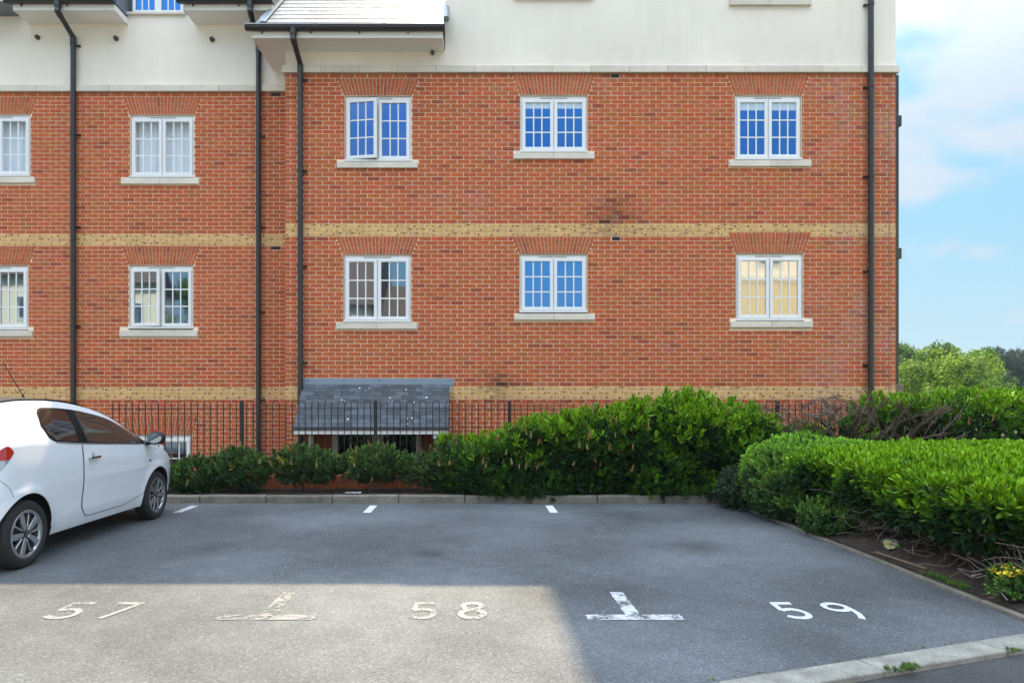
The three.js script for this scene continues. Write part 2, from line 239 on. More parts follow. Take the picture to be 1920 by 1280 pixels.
function brickField(o) {   // u0..u1 along the wall, courses c0..c1, at(u, y) gives the world place, holes [[u0,u1,y0,y1,uTop0,uTop1]]
  for (let c = o.c0; c < o.c1; c++) {
    const y = cy(c) + C / 2, buff = (c >= 0 && c < 3) || (c >= 38 && c < 41);
    let segs = [[o.u0, o.u1]];
    for (const h of o.holes || []) {
      if (y < h[2] - 0.02 || y > h[3] + 0.02) continue;
      const t = clamp((y - h[2]) / (h[3] - h[2])), a = h.length > 4 ? lerp(h[0], h[4], t) : h[0], b = h.length > 4 ? lerp(h[1], h[5], t) : h[1];
      segs = segs.flatMap(([s, e]) => (b <= s || a >= e) ? [[s, e]] : [[s, Math.min(e, a)], [Math.max(s, b), e]].filter(q => q[1] - q[0] > 0.01));
    }
    const off = (c & 1) * 0.1125 + (o.phase || 0);
    for (const [s, e] of segs) {
      let k = Math.floor((s - off) / 0.225);
      for (; off + k * 0.225 < e; k++) {
        let a = Math.max(s + 0.004, off + k * 0.225 + 0.006), b = Math.min(e - 0.004, off + (k + 1) * 0.225 - 0.006);
        if (b - a < 0.006) continue;
        const ji = (rb() - 0.5) * 0.0025, mid = (a + b) / 2, P = o.at(mid, y);
        const m = new M4().makeRotationY(o.turn || 0).multiply(new M4().makeScale(b - a - rb() * 0.003, C - 0.0125 + (rb() - 0.5) * 0.002, 0.03));
        m.setPosition(P.x, P.y + ji, P.z);
        const pi = (rb() * 18) | 0, col = (buff ? buffPal[(rb() * 8) | 0] : brickPal[pi].map(v => v * (0.92 + rb() * 0.16))).slice();
        let st = 0;
        if (o.stain) { const [d0, w] = wallStain(P.x, P.y), d = clamp(d0 * (0.25 + 1.3 * rb())); st = d0 + w; for (let q = 0; q < 3; q++) { col[q] *= 1 - 0.8 * d; col[q] = lerp(col[q], [0.6, 0.42, 0.36][q], w * (0.12 + rb() * 0.3)); } }
        jobs.push({ m, col, buff, pi, st, own: o.own && !buff && st < 0.03 && b - a > 0.2, d: Math.hypot(P.x, P.y - CAMH, P.z), v: (rb() * 4) | 0 });
      }
    }
  }
}
// windows: [frame x0, x1, top, bottom] and sill [x0, x1, y0, y1], all in metres on their wall
const W = [];
function addW(Xf, Yf, z, f, s, o) { W.push({ z, x0: Xf(f[0]), x1: Xf(f[1]), y1: Yf(f[2]), y0: Yf(f[3]), s: [Xf(s[0]), Xf(s[1]), Yf(s[3]), Yf(s[2])], ...o }); }
addW(XF, YF, ZF, [647, 771, 180, 303], [632, 783, 303, 316], { kind: 'violet', open: 9, label: 'upper window with its left sash standing open' });
addW(XF, YF, ZF, [976, 1101, 179, 286], [963, 1114, 286, 299], { kind: 'blue', blind: 0.1 });
addW(XF, YF, ZF, [1379, 1503, 179, 300], [1367, 1520, 300, 313], { kind: 'blue', blind: 0.13 });
addW(XF, YF, ZF, [645, 770, 478, 604], [630, 782, 604, 617], { kind: 'grey' });
addW(XF, YF, ZF, [975, 1101, 477, 586], [964, 1115, 587, 600], { kind: 'sky' });
addW(XF, YF, ZF, [1381, 1506, 476, 601], [1369, 1523, 601, 614], { kind: 'pale' });
addW(XL, YL, ZL, [-63, 56, 215, 331], [-78, 66, 331, 344], { kind: 'curtain' });
addW(XL, YL, ZL, [244, 363, 216, 333], [228, 374, 333, 346], { kind: 'curtain' });
addW(XL, YL, ZL, [-66, 52, 498, 618], [-80, 62, 618, 631], { kind: 'grey' });
addW(XL, YL, ZL, [242, 361, 498, 616], [225, 371, 618, 631], { kind: 'grey', open: 5, label: 'lower window with its left sash slightly open' });
addW(XL, YL, ZL, [240, 358, 816, 932], [225, 371, 932, 945], { kind: 'grey', basement: true });
const SK = 0.145, archTop = w => cy(Math.round((w.y1 + 0.349 - YB) / C));
const holesFor = z => W.filter(w => w.z === z).flatMap(w => [[w.x0 - 0.006, w.x1 + 0.006, w.y0 - 0.01, w.y1 + 0.012], [w.s[0] - 0.004, w.s[1] + 0.004, w.s[2], w.s[3]], [w.x0 - 0.02, w.x1 + 0.02, w.y1 + 0.012, archTop(w), w.x0 - SK, w.x1 + SK]]);
const FX0 = XF(535), FX1 = XF(1680), LX0 = -11.5, BASE = -1.3, CORN = cy(TOP);
const TALLX = 0.64, MID = -0.52;
const baseCourse = Math.ceil((BASE - YB) / C);
const bayHole = [XF(588), XF(826), -1.3, 0.99];
const air = [[XF(1147), XF(1164), cy(37), cy(38)], [XF(1147) - 0.02, XF(1164) - 0.02, cy(75), cy(76)]];
const airL = [[XL(506), XL(527), cy(75) , cy(76)], [XL(506), XL(527), cy(37), cy(38)]];
brickField({ u0: FX0, u1: FX1, c0: baseCourse, c1: TOP, at: (u, y) => V(u, y, ZF - 0.009), holes: [...holesFor(ZF), bayHole, ...air, [7.264, 7.276, -2, 8]], stain: true, own: true, phase: 0.03 });
brickField({ u0: LX0, u1: FX0, c0: baseCourse, c1: TOP, at: (u, y) => V(u, y, ZL - 0.009), holes: [...holesFor(ZL), ...airL], phase: 0.08 });
brickField({ u0: 0, u1: DL - DF, c0: baseCourse, c1: TOP, at: (u, y) => V(FX0 + 0.009, y, ZF - u), turn: Math.PI / 2 });
brickField({ u0: 0, u1: 7, c0: baseCourse, c1: TOP, at: (u, y) => V(FX1 - 0.009, y, ZF - u), turn: Math.PI / 2 });
{ // the nearest bricks are single parts, the rest one part
  const own = jobs.filter(j => j.own && new THREE.Vector3().setFromMatrixPosition(j.m).y > 1.9).sort((a, b) => a.d - b.d).slice(0, 290), set = new Set(own);
  const wall = new THREE.Group(); wall.name = 'brick_wall'; B.add(wall);
  const q = new THREE.Quaternion(), p = V(), s = V();
  for (const j of own) { const o = mesh('brick', boxVar[j.v], brickMatPal[j.pi], wall); j.m.decompose(p, q, s); o.position.copy(p); o.quaternion.copy(q); o.scale.copy(s); }
  for (const buff of [false, true]) for (let v = 0; v < 4; v++) {
    const list = jobs.filter(j => !set.has(j) && j.buff === buff && j.v === v); if (!list.length) continue;
    const im = new THREE.InstancedMesh(boxVar[v], buff ? buffBase : brickBase, list.length); im.name = buff ? 'buff_brickwork' : 'red_brickwork';
    list.forEach((j, i) => { im.setMatrixAt(i, j.m); im.setColorAt(i, lin(...j.col)); });
    im.userData.kind = 'stuff'; wall.add(im);
  }
  // mortar and core: a wall with real openings
  const holeShape = (h) => { const s = new THREE.Path(); s.moveTo(h[0], h[2]); s.lineTo(h[0], h[3]); s.lineTo(h[1], h[3]); s.lineTo(h[1], h[2]); s.closePath(); return s; };
  const wallGeo = (x0, x1, y0, y1, holes, z, depth) => { const s = new THREE.Shape(); s.moveTo(x0, y0); s.lineTo(x1, y0); s.lineTo(x1, y1); s.lineTo(x0, y1); s.closePath(); for (const h of holes) s.holes.push(holeShape(h)); const g = new THREE.ExtrudeGeometry(s, { depth, bevelEnabled: false }); g.translate(0, 0, z - depth); return g; };
  const op = w => [w.x0 - 0.004, w.x1 + 0.004, w.y0 - 0.004, w.y1 + 0.008];
  const tw = 1024, mx0 = FX0 - 0.1, mw = FX1 - FX0 + 0.2, my0 = BASE, mh = CORN - BASE;
  const mt = planeTex(tw, 768, (i, j) => { const x = mx0 + (i + 0.5) / tw * mw, y = my0 + (j + 0.5) / 768 * mh, [d, w] = wallStain(x, y), n = 0.86 + 0.28 * fbm(x * 5, y * 5, 3, 4); const c = mortarBase.map((v, k) => lerp(v * n * (1 - 0.6 * d), [0.8, 0.76, 0.74][k], w * 0.8)); return c.map(v => 255 * (v <= 0.0031 ? v * 12.92 : 1.055 * Math.pow(v, 1 / 2.4) - 0.055)); }, true, false);
  mt.repeat.set(1 / mw, 1 / mh); mt.offset.set(-mx0 / mw, -my0 / mh);
  const mMortar = new THREE.MeshStandardMaterial({ map: mt, roughness: 0.95 }), mMortar2 = mat(...mortarBase, 0.95);
  mesh('mortar', wallGeo(FX0 + 0.002, FX1 - 0.002, BASE, CORN, [...W.filter(w => w.z === ZF).map(op), bayHole], ZF, 0.3), mMortar, wall);
  mesh('mortar', wallGeo(LX0, FX0 + 0.3, BASE, CORN, W.filter(w => w.z === ZL).map(op), ZL, 0.3), mMortar2, wall);
  mesh('mortar', join([bx(FX0 + 0.002, FX0 + 0.25, BASE, CORN, ZF - 0.3, ZL - 0.01), bx(FX1 - 0.25, FX1 - 0.002, BASE, CORN, ZF - 0.3, ZF - 7.2)]), mMortar2, wall);
  // dark rooms behind the openings
  mesh('interior', join([bx(FX0 + 0.3, FX1 - 0.3, BASE, CORN, ZF - 2.5, ZF - 2.6), bx(LX0, FX0 + 0.3, BASE, CORN, ZL - 1.7, ZL - 1.8), bx(LX0, FX1 - 0.3, 4.36, 4.42, ZL - 1.6, ZL - 0.31), bx(LX0, FX1 - 0.3, 1.3, 1.4, ZL - 1.6, ZL - 0.31)]), darkRoom, wall);
  // air bricks and the sealed movement joint
  const am = mat(0.045, 0.03, 0.03, 0.8);
  for (const h of [...air, ...airL]) { const z = airL.includes(h) ? ZL : ZF; mesh('air_brick', join([bx(h[0] + 0.006, h[1] - 0.006, h[2] + 0.006, h[3] - 0.006, z - 0.03, z + 0.002), ...[0, 1, 2].map(k => bx(h[0] + 0.02, h[1] - 0.02, h[2] + 0.014 + k * 0.018, h[2] + 0.022 + k * 0.018, z, z + 0.007))]), am, wall); }
  mesh('movement_joint', bx(7.265, 7.275, BASE, CORN, ZF - 0.02, ZF + 0.0035), mat(0.11, 0.06, 0.045, 0.8), wall);
}
// flat arches of tapered bricks
{
  const pal = brickPal.map(c => c.map((v, k) => v * [0.98, 1.0, 1.05][k]));
  const order = W.slice().sort((a, b) => Math.hypot(a.x0, a.y0 - CAMH, a.z) - Math.hypot(b.x0, b.y0 - CAMH, b.z));
  const vm = pal.map(c => new THREE.MeshStandardMaterial({ map: brickTex, roughness: 0.88, color: lin(...c) }));
  const bedM = mat(0.66, 0.53, 0.41, 0.95);
  order.forEach((w, wi) => {
    const a = new THREE.Group(); a.name = 'flat_arch'; B.add(a);
    const n = 21, yb = w.y1 + 0.014, yt = archTop(w) - 0.004, r = rng(300 + wi), cache = [];
    mesh('mortar', (() => { const g = extr([[w.x0 - 0.02, yb], [w.x1 + 0.02, yb], [w.x1 + SK, yt], [w.x0 - SK, yt]], 0.04); g.translate(0, 0, w.z - 0.0395); return g; })(), bedM, a);
    for (let i = 0; i < n; i++) for (let h = 0; h < 2; h++) {
      const sp = (i & 1) ? 0.36 : 0.62, t0 = h ? sp + 0.015 : 0, t1 = h ? 1 : sp - 0.015;
      const X = (k, t) => lerp(lerp(w.x0 - 0.02, w.x0 - SK, t), lerp(w.x1 + 0.02, w.x1 + SK, t), k);
      const e = 0.0065, y0 = lerp(yb, yt, t0), y1 = lerp(yb, yt, t1);
      const g = extr([[X(i / n, t0) + e, y0], [X((i + 1) / n, t0) - e, y0], [X((i + 1) / n, t1) - e, y1], [X(i / n, t1) + e, y1]], 0.03); g.translate(0, 0, w.z - 0.024 + r() * 0.001);
      const mi = (r() * 18) | 0;
      if (wi < 7) mesh('voussoir', g, vm[mi], a); else { const col = new Float32Array(g.attributes.position.count * 3); for (let q = 0; q < col.length; q += 3) { col[q] = pal[mi][0]; col[q + 1] = pal[mi][1]; col[q + 2] = pal[mi][2]; } g.setAttribute('color', new THREE.BufferAttribute(col, 3)); cache.push(g); }
    }
    if (cache.length) { const o = mesh('arch_bricks', mergeGeometries(cache), new THREE.MeshStandardMaterial({ map: brickTex, vertexColors: true, roughness: 0.88 }), a); o.userData.kind = 'stuff'; }
  });
}
// window glass: mirrors of sky and yard, the deeper reflected blue put into their tint
const glass = {
  blue: phys(0.05, 0.20, 0.55, 0.03, { metalness: 1 }), violet: phys(0.10, 0.22, 0.55, 0.04, { metalness: 1 }),
  sky: phys(0.14, 0.34, 0.66, 0.03, { metalness: 1 }), grey: phys(0.28, 0.34, 0.40, 0.03, { metalness: 1 }), pale: phys(0.44, 0.45, 0.45, 0.05, { metalness: 1 }),
};
const clearGlass = phys(1, 1, 1, 0.02, { transmission: 1, thickness: 0, ior: 1.6 });
const curtainMat = mat(0.78, 0.86, 0.93, 0.9), blindMat = phys(0.5, 0.64, 0.78, 0.15, { clearcoat: 1 }), ventMat = mat(0.42, 0.41, 0.39, 0.6), sealMat = mat(0.02, 0.02, 0.02, 0.6);
function sashInto(g, name, x0, x1, y0, y1, w, swing) {
  const s = new THREE.Group(); s.name = 'sash'; g.add(s);       // hinge at x0
  const T = 0.058, wdt = x1 - x0, h = y1 - y0, zf = 0.02, zb = -0.03;
  const f = [rbx(0, T, 0, h, zb, zf, 0.008), rbx(wdt - T, wdt, 0, h, zb, zf, 0.008), rbx(T - 0.01, wdt - T + 0.01, 0, T, zb, zf - 0.0015, 0.008), rbx(T - 0.01, wdt - T + 0.01, h - T, h, zb, zf - 0.0015, 0.008)];
  const gx0 = T, gx1 = wdt - T, gy0 = T, gy1 = h - T, B1 = 0.011, bars = [];
  for (const k of [1, 2]) { const x = lerp(gx0, gx1, k / 3), y = lerp(gy0, gy1, k / 3); bars.push(bx(x - B1, x + B1, gy0, gy1, -0.004, 0.003)); bars.push(bx(gx0, gx1, y - B1, y + B1, -0.0045, 0.0025)); }
  if (name !== 'curtain') { const pm = glass[name].clone(); const bt = planeTex(64, 96, (i, j) => { const v = 110 + 90 * fbm(i / 26 + x0 * 9, j / 30 + y0 * 7, 3, 2); return [v, v, v]; }, false, false); pm.bumpMap = bt; pm.bumpScale = 0.0012; mesh('pane', bx(gx0, gx1, gy0, gy1, -0.014, -0.006), pm, g).visible = true; g.children[g.children.length - 1].position.set(x0, y0, 0); }
  else { const pl = new THREE.PlaneGeometry(gx1 - gx0, gy1 - gy0); pl.translate((gx0 + gx1) / 2, (gy0 + gy1) / 2, -0.008); const o = mesh('pane', pl, clearGlass, g); o.position.set(x0, y0, 0); }
  const last = g.children[g.children.length - 1];
  const fm = mesh('sash', join(f), upvc, g); fm.position.set(x0, y0, 0);
  const bm = bars.map(b => { const o = mesh('glazing_bar', b, upvc, g); o.position.set(x0, y0, 0); return o; });
  g.remove(s);
  if (swing) for (const o of [fm, last, ...bm]) o.rotation.y = -swing * Math.PI / 180;
}
W.forEach((w, i) => {
  const g = new THREE.Group(); g.name = 'window'; B.add(g); if (w.label) g.userData.label = w.label;
  const W_ = w.x1 - w.x0, H_ = w.y1 - w.y0, Fz = -0.035, hw = W_ / 2, FR = 0.042, HD = 0.075, BT = 0.055;
  const fr = [bx(-hw, -hw + FR, 0, H_, Fz - 0.05, Fz), bx(hw - FR, hw, 0, H_, Fz - 0.05, Fz), bx(-hw + FR, hw - FR, 0, BT, Fz - 0.05, Fz), bx(-hw + FR, hw - FR, H_ - HD, H_, Fz - 0.05, Fz), bx(-0.035, 0.035, BT, H_ - HD, Fz - 0.05, Fz)];
  mesh('frame', join(fr), upvc, g);
  mesh('cill', join([rbx(-hw - 0.01, hw + 0.01, -0.002, 0.028, Fz - 0.05, 0.035, 0.006)]), upvc, g);
  mesh('cill_seal', bx(-hw - 0.005, hw + 0.005, -0.013, -0.003, Fz - 0.04, 0.03), sealMat, g);
  mesh('trickle_vent', join([bx(-0.24, -0.008, H_ - 0.045, H_ - 0.027, Fz - 0.01, Fz + 0.008), bx(0.008, 0.24, H_ - 0.045, H_ - 0.027, Fz - 0.01, Fz + 0.008)]), ventMat, g);
  const z0 = Fz + 0.018, sub = new THREE.Group(); g.add(sub); 
  const k = g.children.length;
  sashInto(g, w.kind, -hw + FR - 0.012, -0.006, BT - 0.012, H_ - HD + 0.012, W_, w.open);
  sashInto(g, w.kind, 0.006, hw - FR + 0.012, BT - 0.012, H_ - HD + 0.012, W_, 0);
  g.remove(sub);
  for (const o of g.children.slice(k - 1)) o.position.z += z0;
  if (w.kind === 'curtain') {
    const cg = new THREE.PlaneGeometry(W_ - 0.004, H_ - 0.02, 120, 1), p = cg.attributes.position; for (let q = 0; q < p.count; q++) p.setZ(q, 0.014 * Math.sin(p.getX(q) * 62 + i) + 0.008 * Math.sin(p.getX(q) * 23)); cg.computeVertexNormals(); cg.translate(0, H_ / 2, Fz - 0.13); mesh('curtain', cg, curtainMat, g);
  }
  if (w.blind) for (const s of [-1, 1]) { const a = s < 0 ? -hw + FR + 0.046 : 0.064, b = s < 0 ? -0.064 : hw - FR - 0.046; mesh('blind', bx(a, b, H_ - HD + 0.012 - 0.058 - w.blind, H_ - HD + 0.012 - 0.058, z0 - 0.0055, z0 - 0.0048), blindMat, g); }
  const sm_ = [0, 1].map(q => { const m = lerp(w.s[0], w.s[1], 0.5) - (w.x0 + w.x1) / 2, a = w.s[0] - (w.x0 + w.x1) / 2, b = w.s[1] - (w.x0 + w.x1) / 2; const gg = rbx(q ? m + 0.002 : a, q ? b : m - 0.002, w.s[2] - w.y0 + 0.002, w.s[3] - w.y0 - 0.014, -0.06, 0.045, 0.005); const uv = gg.attributes.uv, p = gg.attributes.position; for (let z = 0; z < uv.count; z++) uv.setXY(z, p.getX(z) + i, p.getY(z) + p.getZ(z)); return mesh('sill_stone', gg, stoneMats[(i + q) % 3], g); });
  g.position.set((w.x0 + w.x1) / 2, w.y0, w.z);
});
// cornice stones
function stones(parent, name, x0, x1, y0, y1, z0, z1, step, seed) { const r = rng(seed); for (let x = x0, i = 0; x < x1 - 0.05; x += step, i++) { const e = Math.min(x + step - 0.004, x1); const g = rbx(x, e, y0, y1, z0, z1, 0.006); const uv = g.attributes.uv, p = g.attributes.position; for (let z = 0; z < uv.count; z++) uv.setXY(z, p.getX(z) + r() * 0.001, p.getY(z) + p.getZ(z)); mesh(name, g, stoneMats[(r() * 3) | 0], parent); } }
{ const c = new THREE.Group(); c.name = 'cornice'; B.add(c);
  stones(c, 'cornice_stone', FX0 - 0.05, FX1 + 0.055, CORN + 0.008, CORN + 0.125, ZF - 0.2, ZF + 0.055, 0.675, 21);
  stones(c, 'cornice_stone', LX0, FX0 - 0.055, CORN + 0.008, CORN + 0.125, ZL - 0.2, ZL + 0.055, 0.675, 22);
  mesh('cornice_return', join([bx(FX0 - 0.048, FX0 + 0.1, CORN + 0.01, CORN + 0.122, ZF - 0.201, ZL + 0.06), bx(FX1 - 0.1, FX1 + 0.053, CORN + 0.01, CORN + 0.122, ZF - 0.201, ZF - 7)]), stoneMats[1], c);
  mesh('mortar_bed', join([bx(FX0 + 0.01, FX1 - 0.01, CORN - 0.004, CORN + 0.009, ZF - 0.2, ZF + 0.002), bx(LX0, FX0, CORN - 0.004, CORN + 0.009, ZL - 0.2, ZL + 0.002)]), mat(0.3, 0.22, 0.12, 0.95), c);
}
// cream render above
const SOF = YF(97), SOFL = YL(46), TOPW = 8.50, UP = CORN + 0.124;
{ const uvxy = g => { const p = g.attributes.position, n = g.attributes.normal, uv = g.attributes.uv; for (let i = 0; i < uv.count; i++) uv.setXY(i, Math.abs(n.getX(i)) > 0.5 ? p.getZ(i) : p.getX(i), p.getY(i)); return g; };
  const low = XL(0);
  mesh('render_wall', join([bx(FX0, MID, UP, SOF + 0.02, ZF - 0.3, ZF + 0.004), bx(MID, TALLX, UP, TOPW, ZF - 0.3, ZF + 0.004), bx(TALLX, FX1, UP, 12.2, ZF - 0.3, ZF + 0.004), bx(FX0, FX0 + 0.3, UP, SOF + 0.3, ZF - 0.31, ZL - 0.3), bx(MID, MID + 0.25, SOF, TOPW, ZF - 0.31, ZF - 5), bx(TALLX, TALLX + 0.25, TOPW - 0.3, 12.2, ZF - 0.31, ZF - 6), bx(FX1 - 0.3, FX1, UP, 12.2, ZF - 0.31, ZF - 7.2), bx(LX0, FX0 + 0.01, UP, SOFL + 0.17, ZL - 0.3, ZL + 0.004)].map(uvxy)), creamMat, B);
}
// slate roofs, eaves, gutters
const slateTex = planeTex(256, 256, (i, j) => { const b = pnoise(i / 32, j / 64, 8, 4, 71) * 0.6 + pnoise(i / 6, j / 20, 42, 12, 72) * 0.3 + hash3(i, j, 73) * 0.15; const v = 92 + b * 55; return [v * 0.96, v, v * 1.06]; });
const slateMats = [0.8, 0.95, 1.1].map(v => new THREE.MeshStandardMaterial({ map: slateTex, roughness: 0.5, color: lin(v * 1.2, v * 1.2, v * 1.2), bumpMap: slateTex, bumpScale: 0.001 }));
const canopySlateMats = [0.34, 0.46, 0.62].map(v => new THREE.MeshStandardMaterial({ map: slateTex, roughness: 0.62, color: lin(v * 0.82, v * 0.9, v * 0.98), bumpMap: slateTex, bumpScale: 0.003 }));
function gutter(parent, x0, x1, y, z, r = 0.056) {
  const g = new THREE.CylinderGeometry(r, r, x1 - x0, 14, 1, true, 0, Math.PI * 1.06); g.rotateZ(Math.PI / 2); g.rotateX(Math.PI * 0.5 - 0.1); g.translate((x0 + x1) / 2, y, z);
  const lip = [cyl(V(x0, y + 0.002, z + r), V(x1, y + 0.002, z + r), 0.007, 0.007, 6), bx(x0, x1, y - r, y, z - r - 0.004, z - r + 0.002)];
  const full = new THREE.CylinderGeometry(r, r, x1 - x0, 18); full.rotateZ(Math.PI / 2); full.scale(1, 1, 1); full.translate((x0 + x1) / 2, y - 0.012, z);
  const bulge = []; for (let x = x0 + 0.02; x < x1; x += 1.15) bulge.push(cyl(V(x - 0.03, y - 0.012, z), V(x + 0.03, y - 0.012, z), r + 0.006, r + 0.006, 16));
  const o = new THREE.Group(); o.name = 'gutter'; parent.add(o);
  mesh('channel', join([full, ...lip, ...bulge]), blackPlastic, o);
  for (let x = x0 + 0.25; x < x1 - 0.1; x += 0.82) mesh('bracket', join([bx(x - 0.008, x + 0.008, y - 0.1, y - 0.03, z - r - 0.004, z - r + 0.02), extr([[0, 0], [0.05, 0.04], [0, 0.04]], 0.014).rotateY(-Math.PI / 2).translate(x + 0.007, y - 0.1, z - r)]), blackPlastic, o);
}
function eaves(parent, x0, x1, ys, zw, zf, h) {   // soffit + fascia + verge ends
  const e = new THREE.Group(); e.name = 'eaves'; parent.add(e);
  mesh('soffit', join([bx(x0 + 0.012, x1 - 0.012, ys, ys + 0.015, zw, zf - 0.02), ...(zw === ZF ? [bx(x0 + 0.012, FX0, ys, ys + 0.015, ZL, zw)] : [])]), soffitMat, e);
  mesh('fascia', rbx(x0, x1, ys - 0.012, ys + h, zf - 0.02, zf, 0.004), fasciaMat, e);
  mesh('verge_board', join([bx(x0 - 0.002, x0 + 0.014, ys - 0.01, ys + h, zw + 0.004, zf - 0.021), bx(x1 - 0.014, x1 + 0.002, ys - 0.01, ys + h, zw + 0.004, zf - 0.021)]), fasciaMat, e);
  return e;
}
{ const zf = -11.31, x0 = XF(472) * 0 - 3.75, x1 = -0.54;
  eaves(B, x0, x1, SOF, ZF, zf, 0.1);
  gutter(B, -3.83, -0.50, SOF + 0.155, zf + 0.062);
  const roof = new THREE.Group(); roof.name = 'slate_roof'; B.add(roof);
  const y0 = SOF + 0.165, z0 = zf + 0.02, sl = 0.745, gauge = 0.262, r = rng(99);
  const sg = [0, 1, 2].map(k => { const g = rbx(-0.158, 0.158, -0.5, 0, 0, 0.012, 0.003); const uv = g.attributes.uv, p = g.attributes.position; for (let i = 0; i < uv.count; i++) uv.setXY(i, p.getX(i) * 1.5 + k * 0.37, p.getY(i) * 1.5); g.translate(0, 0.5, 0); return g; });
  for (let row = 0; row < 12; row++) for (let c = 0; c < 11; c++) {
    const x = x0 + 0.06 + (c + (row & 1 ? 0.5 : 0)) * 0.322 + 0.1; if (x > x1 - 0.02) continue;
    const o = mesh('slate', sg[(r() * 3) | 0], slateMats[(r() * 3) | 0], roof); const s = row * gauge - 0.02 + (r() - 0.5) * 0.008;
    o.position.set(x, y0 + s * Math.sin(sl), z0 - s * Math.cos(sl)); o.rotation.x = -(Math.PI / 2 - sl) - 0.028 + (r() - 0.5) * 0.006; o.rotation.z = (r() - 0.5) * 0.006;
  }
  mesh('roof_deck', (() => { const g = extr([[0, 0], [3.4, 3.13], [6.8, 0]], x1 - x0 - 0.02); g.rotateY(Math.PI / 2); g.translate(x0 + 0.01, y0 - 0.045, z0 - 0.03); return g; })(), mat(0.05, 0.055, 0.06, 0.9), roof);
  // lead at the slope ends; the grey right-hand strip stands for shaded slates
  mesh('lead_and_shade_strip', join([(() => { const g = bx(-0.17, 0.0, 0, 2.4, 0.018, 0.024); g.rotateX(-(Math.PI / 2 - sl)); g.translate(x1 + 0.03, y0 + 0.02, z0); return g; })(), (() => { const g = bx(0, 0.13, 0.2, 2.4, 0.016, 0.022); g.rotateX(-(Math.PI / 2 - sl)); g.translate(x0 + 0.06, y0 + 0.02, z0); return g; })(), cyl(V(x1 + 0.06, y0 + 0.16, z0 - 0.05), V(x1 + 0.02, y0 + 1.4, z0 - 1.3), 0.05, 0.05, 10)]), leadMat, roof);
  // left wing: eaves broken by dormer windows
  const zl = -12.02;
  for (const [a, b] of [[-8.27, -6.45], [-5.2, -3.62]]) { eaves(B, a, b, SOFL, ZL, zl, 0.1); gutter(B, a - 0.09, b + 0.03, SOFL + 0.15, zl + 0.062);
    mesh('roof_deck', (() => { const g = extr([[0, 0], [3, 3], [6, 0]], b - a - 0.02); g.rotateY(Math.PI / 2); g.translate(a + 0.01, SOFL + 0.15, zl + 0.0); return g; })(), slateMats[0], roof); }
  mesh('roof_deck', (() => { const g = extr([[0, 0], [3, 3], [6, 0]], 3.1); g.rotateY(Math.PI / 2); g.translate(-11.5, SOFL + 0.15, zl); return g; })(), slateMats[0], roof);
  mesh('roof_deck', (() => { const g = extr([[0, 0], [2.6, 2.6], [5, 0]], TALLX - MID); g.rotateY(Math.PI / 2); g.translate(MID, TOPW - 0.2, ZF - 0.28); return g; })(), slateMats[0], roof);
  mesh('roof_deck', (() => { const g = extr([[0, 0], [3.5, 3], [7, 0]], FX1 - TALLX); g.rotateY(Math.PI / 2); g.translate(TALLX, 12.0, ZF - 0.25); return g; })(), slateMats[0], roof);
  // dormer windows that start at the top of the frame
  for (const [a, b] of [[XL(248), XL(343)], [-9.7, XL(9)]]) {
    const d = new THREE.Group(); d.name = 'dormer_window'; B.add(d); const y = YL(24), h = 1.1, m = (a + b) / 2;
    mesh('frame', join([bx(a, a + 0.05, y, y + h, ZL - 0.05, ZL), bx(b - 0.05, b, y, y + h, ZL - 0.05, ZL), bx(a + 0.05, b - 0.05, y, y + 0.05, ZL - 0.05, ZL), bx(a, b, y + h, y + h + 0.06, ZL - 0.05, ZL), bx(m - 0.06, m + 0.06, y + 0.05, y + h, ZL - 0.05, ZL)]), upvc, d);
    for (const [p, q] of [[a + 0.05, m - 0.06], [m + 0.06, b - 0.05]]) { mesh('pane', bx(p, q, y + 0.05, y + h, ZL - 0.04, ZL - 0.03), glass.blue, d); for (const t of [1 / 3, 2 / 3]) { const x = lerp(p, q, t), yy = lerp(y + 0.05, y + h, t); mesh('glazing_bar', bx(x - 0.011, x + 0.011, y + 0.05, y + h, ZL - 0.03, ZL - 0.02), upvc, d); mesh('glazing_bar', bx(p, q, yy - 0.011, yy + 0.011, ZL - 0.03, ZL - 0.021), upvc, d); } }
    mesh('cheek', join([bx(a - 0.22, a, y - 0.02, y + 1.2, ZL - 0.3, ZL - 0.04)]), mat(0.07, 0.1, 0.13, 0.5), d);
    mesh('sill', rbx(a - 0.26, b + 0.05, y - 0.05, y - 0.002, ZL - 0.05, ZL + 0.05, 0.006), stoneMats[1], d);
    mesh('dormer_roof', bx(a - 0.22, b + 0.2, y + 1.17, y + 1.25, ZL - 2, ZL - 0.02), leadMat, d);
  }
  // sills of the windows above the frame
  for (const [a, b, yb] of [[963, 1112, 0], [1367, 1520, 12]]) { const s = new THREE.Group(); s.name = 'upper_window'; B.add(s); const y0 = YF(yb), x0 = XF(a), x1 = XF(b), m = (x0 + x1) / 2; for (const [p, q, k] of [[x0, m - 0.002, 0], [m + 0.002, x1, 1]]) mesh('sill_stone', rbx(p, q, y0, y0 + 0.12, ZF - 0.05, ZF + 0.06, 0.005), stoneMats[k], s); if (a > 1200) { mesh('frame', join([bx(x0 + 0.13, x1 - 0.13, y0 + 0.125, y0 + 0.2, ZF - 0.02, ZF + 0.02), bx(x0 + 0.13, x0 + 0.22, y0 + 0.2, y0 + 1.2, ZF - 0.02, ZF + 0.02), bx(x1 - 0.22, x1 - 0.13, y0 + 0.2, y0 + 1.2, ZF - 0.02, ZF + 0.02), bx(m - 0.08, m + 0.08, y0 + 0.2, y0 + 1.2, ZF - 0.02, ZF + 0.021)]), upvc, s); mesh('pane', bx(x0 + 0.22, x1 - 0.22, y0 + 0.2, y0 + 1.2, ZF - 0.01, ZF + 0.008), glass.blue, s); } }
}
